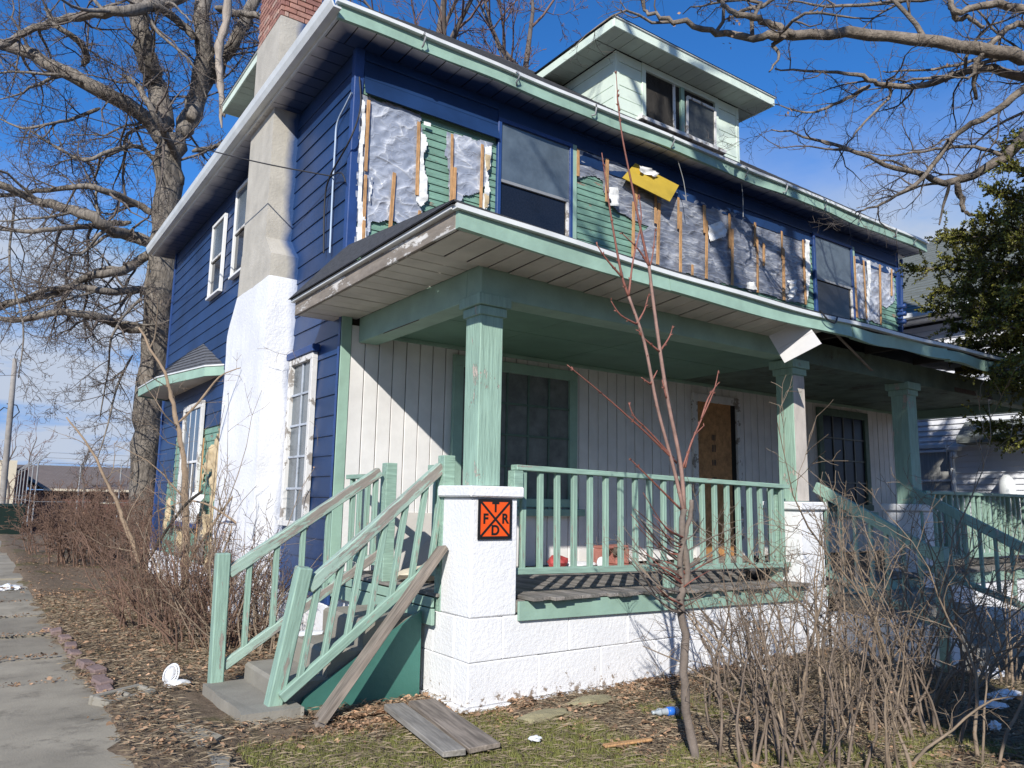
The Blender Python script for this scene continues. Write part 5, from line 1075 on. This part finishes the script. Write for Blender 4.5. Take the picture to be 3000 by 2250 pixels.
for k, (x, y, h, sp, n, lab, m_) in enumerate([(1585, 1520, 1.25, .22, 10, 'tangled bare shrub of dark stems just right of the sapling', m_shrub2), (1665, 1500, 1.3, .35, 10, 'bare shrub with upright stems before the white foundation blocks', m_shrub), (1720, 1600, 1.5, .6, 8, 'leggy bare shrub with a pale forked trunk in the right foreground', m_shrub), (1805, 1545, 1.45, .65, 9, 'twiggy bare shrub before the middle pier', m_shrub), (1900, 1570, 1.5, .75, 9, 'dense bare shrub before the middle steps', m_shrub2),
        (1985, 1520, 1.6, .8, 10, 'bare shrub with arching stems before the stair railing', m_shrub), (2080, 1490, 1.5, .8, 13, 'straw brown bare shrub before the right stair railing', m_shrub), (2175, 1470, 1.45, .8, 12, 'tangled bare shrub nearest the right edge by the stair newel', m_shrub), (2010, 1580, 1.2, .7, 12, 'spreading bare shrub in the shade left of the white litter', m_shrub2), (1770, 1490, 1.3, .6, 8, 'bushy bare shrub against the foundation below the middle pier', m_shrub), (1940, 1470, 1.45, .7, 9, 'bushy bare shrub hiding the white cheek wall of the steps', m_shrub), (1620, 1640, .95, .5, 12, 'low brambly bare shrub at the bottom edge beside the sapling', m_shrub2), (1780, 1655, .95, .6, 12, 'low brambly bare shrub at the bottom edge in the right foreground', m_shrub2), (1900, 1655, .8, .6, 8, 'low bare shrub at the bottom edge before the shaded yard', m_shrub)]):
    shrub('bare_shrub', GS(x, y), h, sp, n, lab, 'shrub', 40 + k, m_, 'bare shrubs in front of the porch', br=.22)
oT = dict(n=[8, 4, 3], ratio=[.3, .5, .5], ang=(25, 60), wig=.16, up=.02, rmin=.003, rr=.012, thr=.009, seg=.12, t0=.4, lmax=.8)
shrub('bare_shrub', GS(1930, 1540), 2.3, .45, 7, 'tall thin budding shrub in front of the second porch column', 'shrub', 77, m_shrub, 'bare shrubs in front of the porch', lean=(-.1, 0), o=oT)
shrub('bare_shrub', GS(2130, 1640), 1.4, .3, 3, 'few pale arching twigs at the right edge', 'shrub', 78, m_shrub, 'bare shrubs in front of the porch', lean=(.2, 0), o=oT)
# shrubs along the left wall
lw = dict(n=[6, 5, 3], ratio=[.4, .5, .5], ang=(25, 70), wig=.22, up=.0, rmin=.003, rr=.012, thr=.009, seg=.12, t0=.15, lmax=1.2)
shrub('bare_shrub', (-.75, 1.0, 0), 1.25, .9, 55, 'dense thicket of brown twigs at the foot of the white chimney', 'shrub', 51, m_brush, 'scrub along the left wall', br=.5, o=lw); shrub('bare_shrub', (-.95, 2.3, 0), 1.35, .8, 50, 'brown twiggy thicket left of the chimney foot', 'shrub', 52, m_brush, 'scrub along the left wall', br=.55, o=lw)
shrub('bare_shrub', (-.6, 4.2, 0), 1.5, .6, 24, 'brown scrub below the torn green wall', 'shrub', 53, m_brush, 'scrub along the left wall', br=.6, o=lw); shrub('bare_shrub', (-.7, .25, 0), 1.15, .7, 12, 'sparse twigs growing between the side steps and the chimney', 'shrub', 54, m_shrub, 'scrub along the left wall', br=.35, o=lw)
oW = dict(n=[5, 3], ratio=[.22, .4], ang=(20, 55), wig=.14, up=.02, rmin=.0025, rr=.01, thr=.009, seg=.12, t0=.25, lmax=.7)
shrub('bare_shrub', (-.72, .75, 0), 2.5, .45, 11, 'tall thin whips standing before the white chimney', 'shrub', 57, m_shrub, 'scrub along the left wall', br=.35, o=oW, r0=.009)
shrub('bare_shrub', (-.95, 1.7, 0), 2.3, .5, 10, 'tall bare whips before the torn green wall', 'shrub', 58, m_shrub, 'scrub along the left wall', br=.4, o=oW, r0=.009)
YT = thing('young_tree', (-.85, 1.2, 0), 'crooked tan trunk rising from the thicket in front of the torn wall', 'sapling')
b, s = Tubes(), Tubes(); K1 = lambda x, y, d: DP(x / 2.212, 1150 + y / 2.212, d); oy = dict(n=[6, 4, 3], ratio=[.3, .5, .5], ang=(25, 65), wig=.18, up=.02, rmin=.003, rr=.012, thr=.012, seg=.15, t0=.2, lmax=1.3)
p = K1(1080, 1780, 9.0); p.z = -.1
limb(rng, [p, K1(1000, 1550, 9), K1(970, 1330, 9), K1(930, 1180, 9), K1(890, 1030, 9), K1(820, 880, 9), K1(770, 740, 9), K1(700, 600, 9), K1(590, 370, 9), K1(430, 160, 9)], .05, .008, b, s, oy, 8)
limb(rng, [K1(1200, 1600, 9.2), K1(1200, 1200, 9.2), K1(1205, 900, 9.2), K1(1200, 650, 9.2), K1(1190, 420, 9.2), K1(1150, 200, 9.2), K1(1110, 30, 9.2), K1(1060, -130, 9.2), K1(900, -420, 9.3)], .055, .012, b, s, oy, 8); limb(rng, [K1(1150, 200, 9.2), K1(1290, 60, 9.2), K1(1420, -100, 9.2), K1(1560, -160, 9.2)], .018, .006, b, s, oy, 6)
limb(rng, [K1(1100, 1650, 9.2), K1(1210, 1150, 9.1), K1(1400, 830, 9), K1(1550, 620, 9), K1(1660, 500, 9)], .025, .006, b, s, oy, 6); limb(rng, [K1(1830, 1330, 8.6), K1(1720, 1050, 8.6), K1(1500, 820, 8.8), K1(1250, 700, 8.9), K1(1000, 780, 9)], .02, .006, b, s, oy, 6); limb(rng, [K1(1250, 1500, 8.9), K1(1480, 950, 8.9), K1(1640, 400, 8.9), K1(1740, 60, 8.9), K1(1840, -150, 8.9)], .014, .003, b, s, oy, 5)
b.build('trunk', mk('tan_bark', (.30, .22, .15), .85, .25, 10, .3, 30), YT); s.build('twigs', m_shrub, YT)['kind'] = 'stuff'
bp_ = [K1(1310, 640, 8.8), K1(1200, 730, 8.8), K1(1060, 920, 8.8), K1(960, 1080, 8.8), K1(850, 1140, 8.8)]; T = Tubes(); T.add(smooth_pl(bp_, 4), .018, 6, True); BB = T.build('fallen_branch', mk('black_wet_branch', (.03, .026, .022), .8, .3, 10, .3)); tag(BB, 'dark fallen branch caught slanting in the thicket by the torn wall', 'branch')
# far thicket by the driveway
fb = dict(n=[6, 5, 4], ratio=[.42, .5, .5], ang=(20, 65), wig=.2, up=.02, rmin=.006, rr=.012, thr=.012, seg=.2, t0=.12, lmax=1.6)
for k, (x, y, h, n, lab) in enumerate([(-.55, 11.2, 1.75, 50, 'wide reddish brown thicket beside the driveway left of the oak trunk'), (.4, 13.0, 1.8, 40, 'reddish brown thicket right at the oak trunk foot'), (-.9, 14.5, 1.6, 34, 'low brown thicket farthest down the driveway'), (.9, 10.0, 1.6, 30, 'brown thicket between the oak and the back corner of the house')]):
    shrub('brush_thicket', (x, y, 0), h, .55, n, lab, 'thicket', 60 + k, m_brush, 'thickets beside the driveway', br=.9, o=fb, r0=.016)

# leaf litter, straw and grass
rl = random.Random(77)
def scatter(n, region, maker):
    V = []; F = []; k = 0
    while k < n:
        x, y = region(rl)
        if x is None: continue
        maker(V, F, x, y); k += 1
    return V, F
def blocked(x, y): return (x > .0 and y > -2.4) or (-1.57 < x < 0 and -1.88 < y < -.97) or (-.36 < x < .1 and 1.4 < y < 3.1)
def leafm(V, F, x, y, s=1):
    z = (gz(x, y) if x > -2.12 else .004) + rl.uniform(.004, .03); a = rl.uniform(0, 6.28); L_ = (rl.uniform(.012, .036) if rl.random() < .92 else rl.uniform(.04, .07)) * s; d = Vector((math.cos(a), math.sin(a), rl.uniform(-.35, .35))) * L_; e_ = Vector((-math.sin(a), math.cos(a), rl.uniform(-.5, .5))) * L_ * rl.uniform(.25, .45); c = Vector((x, y, z)); i = len(V); cu = Vector((0, 0, rl.uniform(.05, .35) * L_))
    V += [c - d * .5, c + e_ * .7 + cu, c + d * .15 + e_ + cu * .8, c + d * .5, c + d * .1 - e_ + cu * .6, c - d * .2 - e_ * .7 + cu]; F += [(i, i + 1, i + 2), (i, i + 2, i + 3), (i, i + 3, i + 4), (i, i + 4, i + 5)]
def reg_leaf(r):
    m = r.random()
    if m < .05: return r.uniform(-4.2, -2.0), r.choice(jy[1:8]) + r.gauss(0, .035)
    if m < .33: x, y = r.uniform(-2.15, .0), r.uniform(-2.5, 6)
    elif m < .45: x, y = r.gauss(-.35, .3), r.gauss(-2.25, .12)
    elif m < .60: x, y = r.uniform(0, 5), -2.42 - abs(r.gauss(0, .16))
    elif m < .9: x, y = r.uniform(.3, 6), r.uniform(-5.6, -2.45)
    else: x, y = r.uniform(-2.5, .5), r.uniform(5, 14)
    if blocked(x, y) or (x < -2.05 and r.random() < .93): return None, None
    if nz3(x, y, 1, .9) + .6 * nz3(x, y, 6, 2.6) < -.02 and r.random() < .8 and m > .45: return None, None
    return x, y
V, F = scatter(24000, reg_leaf, leafm); tag(mesh('leaf_litter', V, F, m_leaf), 'dry brown oak leaves strewn over the yard', 'leaves', kind='stuff')
def strawm(V, F, x, y):
    z = gz(x, y) + rl.uniform(.003, .03); a = rl.uniform(0, 6.28); L_ = rl.uniform(.03, .11); d = Vector((math.cos(a), math.sin(a), rl.uniform(-.1, .3))) * L_; e_ = Vector((-math.sin(a), math.cos(a), 0)) * .0011; c = Vector((x, y, z)); i = len(V); V += [c - e_, c + e_, c + d * .6 + e_ + Vector((0, 0, .006)), c + d]; F.append((i, i + 1, i + 2, i + 3))
def reg_straw(r):
    if r.random() < .65: x, y = r.uniform(-1.4, 4.5), r.uniform(-5.6, -2.45)
    else: x, y = r.uniform(-2.1, 0), r.uniform(-3, 5)
    return (None, None) if blocked(x, y) else (x, y)
V, F = scatter(40000, reg_straw, strawm); tag(mesh('dead_grass', V, F, m_straw), 'thin dead grass straws matted over the yard', 'dead grass', kind='stuff')
def grassm(V, F, x, y):
    z = gz(x, y); 
    for k in range(3):
        a = rl.uniform(0, 6.28); h = rl.uniform(.015, .05); ln = Vector((math.cos(a), math.sin(a), 0)) * h * rl.uniform(.2, .9); e_ = Vector((-math.sin(a), math.cos(a), 0)) * .0018; c = Vector((x + rl.gauss(0, .008), y + rl.gauss(0, .008), z)); i = len(V); V += [c - e_, c + e_, c + ln + Vector((0, 0, h))]; F.append((i, i + 1, i + 2))
def reg_grass(r):
    x, y = r.uniform(-1.5, 2.6), r.uniform(-5.6, -2.35)
    p = nz3(x, y, 4, 1.6) + .5 * nz3(x, y, 9, 5) + (.8 if x < .1 else max(-.35, .5 - x)) + (.15 if y < -3.0 else -.3)
    if p < .05 or blocked(x, y): return None, None
    return x, y
V, F = scatter(48000, reg_grass, grassm); tag(mesh('lawn_grass', V, F, m_grass), 'short olive lawn grass in patches before the porch', 'grass', kind='stuff')

# ------------------------------------------------------------------ neighbours and far background
NB = thing('neighbour_house', (14, 2, 0), 'white sided house with grey shingled roof beyond the right end of the porch', 'house')
NX = 14.0
box('wall_core', NX + .03, 22, -1.2, 12, -.1, 5.5, m_sheath, NB, 0)
for k in range(44):
    zz = .3 + k * .116
    prism('siding_board', [(NX + .03, zz), (NX - .022, zz), (NX - .018, zz + .02), (NX + .01, zz + .115), (NX + .03, zz + .115)], 'y', -1.2, 12, m_nsid, NB)
for k in range(22):
    zz = .3 + k * .232
    prism('siding_board', [(-1.2, zz), (-1.225, zz), (-1.205, zz + .23), (-1.2, zz + .23)], 'x', NX, 22, m_nsid, NB)
V = [(NX - .45, -2.0, 5.62), (NX - .45, 12.6, 5.62), (18, 12.6, 8.7), (18, -2.0, 8.7), (22.45, -2, 5.62), (22.45, 12.6, 5.62), (NX - .45, -2.0, 5.5), (22.45, -2, 5.5), (NX - .45, 12.6, 5.5), (22.45, 12.6, 5.5)]
NR = mesh('roof', V, [(0, 3, 2, 1), (3, 4, 5, 2), (0, 6, 7, 4, 3), (1, 2, 5, 9, 8), (6, 8, 9, 7)], m_shingle2, NB)
for k in range(30):
    t0, t1 = k / 30, (k + 1) / 30; a = Vector((NX - .46, 0, 5.63)).lerp(Vector((18, 0, 8.71)), t0); b = Vector((NX - .46, 0, 5.63)).lerp(Vector((18, 0, 8.71)), t1)
    prism('shingle_course', [(a.x - .01, a.z + .0), (a.x - .01, a.z + .025), (b.x, b.z + .008), (b.x, b.z)], 'y', -2.0, 12.6, m_shingle2, NR)
box('gutter', NX - .58, NX - .46, -2.0, 12.6, 5.5, 5.62, m_gutter, NB, .02); box('soffit', NX - .46, NX - .0, -2, 12.6, 5.46, 5.49, m_soffit, NB)
wy = lambda a, b: W(2550 + a / 4.74, 1150 + b / 4.74, 'x', NX - .03)
p, q_ = wy(690, 1390), wy(1150, 790)
sash_window('window', 'y', min(p.y, q_.y) + .02, max(p.y, q_.y), p.z, q_.z, NX - .015, -1, m_white, m_curtain, m_curtain, parent=NB, meet=(p.z * .72 + q_.z * .28), fw=.05, mm=m_white, dep=.06)
p, q_ = wy(680, 765), wy(1320, 730); box('trim_band', NX - .08, NX - .015, -1.1, max(p.y, q_.y) + .8, p.z - .03, p.z + .05, m_gutter, NB)
p = wy(1200, 780); box('floodlight', NX - .22, NX - .05, p.y - .12, p.y + .14, p.z - .05, p.z + .05, m_gutter, NB, .02); T = Tubes(); T.add([p + Vector((-.1, 0, -.06)), p + Vector((-.16, 0, -.16)), p + Vector((-.2, 0, -.22))], [.05, .07, .02], 10, True); T.build('floodlight_lamp', m_gutter, NB)
p = wy(1330, 640); q_ = wy(1900, 560)
V = [(NX - .02, p.y, p.z + .35), (NX - .02, -1.6, p.z + .35), (NX - .7, -1.6, p.z - .02), (NX - .7, p.y - .1, p.z - .02), (NX - .7, -1.6, p.z - .14), (NX - .7, p.y - .1, p.z - .14), (NX - .02, p.y, p.z - .14), (NX - .02, -1.6, p.z - .14)]
mesh('side_hood', V, [(0, 3, 2, 1), (3, 5, 4, 2), (0, 6, 5, 3), (5, 6, 7, 4)], m_shingle2, NB)
p = wy(1960, 1300); T = Tubes(); T.add([p + Vector((-.2, 0, -.45)), p + Vector((-.2, 0, -.2)), p + Vector((-.2, 0, .1)), p + Vector((-.2, 0, .22))], [.12, .16, .14, .05], 12, True); T.build('meter_cover', m_gutter, NB)
box('downpipe', NX - .12, NX - .03, wy(1155, 1000).y - .04, wy(1155, 1000).y + .04, .2, 2.66, m_gutter, NB, .02)

SC = thing('school_building', (8, 62, -1.7), 'low brown brick school with a broad taupe roof behind the fence', 'building')
Bk = lambda px, py, y: W(px, py, 'y', y)
yb = 60; e0, e1 = Bk(150, 1432, yb), Bk(430, 1442, yb); t0, t1 = Bk(52, 1360, yb + 7), Bk(430, 1375, yb + 7)
box('brick_wall', e0.x - 2.8, 46, yb + .6, yb + 14, -1.9, e0.z - .1, m_farbrick, SC, 0)
V = [(e0.x - .5, yb, e0.z), (46, yb, e0.z), (46, yb + 8, t0.z), (e0.x - 3.0, yb + 8, t0.z), (e0.x - .5, yb, e0.z - .25), (46, yb, e0.z - .25), (46, yb + 16, e0.z), (e0.x - .5, yb + 16, e0.z)]
mesh('roof', V, [(0, 1, 2, 3), (4, 5, 1, 0), (3, 2, 6, 7), (0, 3, 7)], m_farroof, SC); box('gutter', e0.x - .5, 46, yb - .15, yb - .01, e0.z - .15, e0.z + .02, m_cream, SC, 0)
for k in range(8):
    x0 = Bk(295, 1455, yb).x + k * 2.6; wnd = box('window', x0, x0 + 1.1, yb + .52, yb + .59, e0.z - 1.0, e0.z - .35, m_glassd, SC, 0); box('frame', x0 - .08, x0 + 1.18, yb + .53, yb + .6, e0.z - 1.08, e0.z - 1.0, m_cream, wnd, 0); box('frame', x0 + .5, x0 + .6, yb + .5, yb + .515, e0.z - 1.0, e0.z - .35, m_cream, wnd, 0)
a, b = Bk(48, 1372, yb - 4), Bk(85, 1372, yb - 4); box('brick_wing', a.x, b.x, yb - 4, yb + 6, -1.9, a.z, m_farbrick, SC, 0); box('band', a.x - .03, b.x + .03, yb - 4.05, yb - 4.01, Bk(60, 1452, yb - 4).z - .05, Bk(60, 1452, yb - 4).z + .05, m_cream, SC, 0); box('band', a.x - .03, b.x + .03, yb - 4.05, yb - 4.01, Bk(60, 1463, yb - 4).z - .05, Bk(60, 1463, yb - 4).z + .05, m_cream, SC, 0)
a, b = Bk(-60, 1345, yb - 6), Bk(52, 1345, yb - 6); box('cream_wing', a.x - 8, b.x, yb - 6, yb + 8, -1.9, a.z, m_cream, SC, 0)
# chain link fence with angled arms
FE = thing('security_fence', (-.3, 32, 0), 'tall chain link fence with angled barbed wire arms before the school', 'fence')
yf = 34; p0 = Bk(113, 1355, yf); zt = p0.z; T = Tubes()
fx = [p0.x + k * 1.72 for k in range(9)]
for k, x in enumerate(fx):
    T = Tubes(); T.add([(x, yf, -.4), (x, yf, zt)], .035, 8); T.add([(x, yf, zt), (x + .38, yf - .35, zt + .46)], .02, 6); T.build('post', m_metal, FE)
for k in range(1, 9):
    T = Tubes(); x, y_ = p0.x, yf + k * 3.4; T.add([(x, y_, -.2), (x, y_, zt)], .03, 8); T.add([(x, y_, zt), (x + .35, y_, zt + .42)], .02, 6); T.build('post', m_metal, FE)
T = Tubes()
for zz in (zt, zt - .12, 1.0): T.add([(p0.x, yf, zz), (fx[-1], yf, zz)], .014, 5); T.add([(p0.x, yf, zz), (p0.x, yf + 27, zz)], .014, 5)
for t in (.5, 1): T.add([(p0.x + .38 * t, yf - .35 * t, zt + .46 * t), (fx[-1] + .38 * t, yf - .35 * t, zt + .46 * t)], .012, 4); T.add([(p0.x + .35 * t, yf, zt + .42 * t), (p0.x + .35 * t, yf + 27, zt + .42 * t)], .012, 4)
T.build('rail', m_metal, FE); T = Tubes()
for k in range(-12, 90): x = p0.x + k * .16; T.add([(max(x, p0.x), yf, max(.0, -(x - p0.x)) ), (x + zt, yf, zt)], .0011, 3); T.add([(x + zt, yf, 0), (x, yf, zt)] if x > p0.x else [(x + zt, yf, 0), (p0.x, yf, zt + (x - p0.x))], .0011, 3)
mw_ = T.build('wire_mesh', m_metal, FE); mw_['kind'] = 'stuff'
# utility pole
a, b = DP(4, 1500, 40), DP(31, 1200, 40); b2 = a + (b - a) * 1.5; T = Tubes(); T.add([Vector((a.x, a.y, -1.0)), a, b, b2], [.17, .16, .14, .11], 12, True); UP = thing('utility_pole', (a.x, a.y, -1), 'grey wooden utility pole at the far left edge', 'pole'); T.build('shaft', m_pole, UP)
T = Tubes(); T.add([b + Vector((-.2, 0, .3)), b + Vector((.25, -.05, .25)), b + Vector((.4, 0, -.1)), b + Vector((.1, 0, -.5))], .03, 5); T.add([b + Vector((-.9, 0, -.6)), b + Vector((-.3, 0, .1)), b], .03, 5); T.build('cable_loop', m_cable, UP)
# wheeled bin
p = W(25, 1568, 'z', -.05); BN = thing('wheeled_bin', (p.x, p.y, 0), 'dark green wheeled rubbish bin at the far left edge by the driveway end', 'bin')
def taper(nm, c, w0, d0, w1, d1, z0, z1, mat, par):
    V = [(c[0] + sx * w0 / 2, c[1] + sy * d0 / 2, z0) for sx, sy in ((-1, -1), (1, -1), (1, 1), (-1, 1))] + [(c[0] + sx * w1 / 2, c[1] + sy * d1 / 2, z1) for sx, sy in ((-1, -1), (1, -1), (1, 1), (-1, 1))]
    return mesh(nm, V, [(3, 2, 1, 0), (4, 5, 6, 7)] + [(i, (i + 1) % 4, (i + 1) % 4 + 4, i + 4) for i in range(4)], mat, par)
taper('body', p, .62, .62, .78, .8, -.02, .92, m_bin, BN); taper('lid', p, .84, .88, .74, .78, .93, 1.02, m_bin, BN); T = Tubes(); T.add([p + Vector((-.3, .45, 1.0)), p + Vector((.3, .45, 1.0))], .02, 6); T.build('handle', m_bin, BN)
for s in (-1, 1): T = Tubes(); T.add([p + Vector((s * .3, .3, .12)), p + Vector((s * .36, .3, .12))], .13, 14, True); T.build('wheel', m_cable, BN)
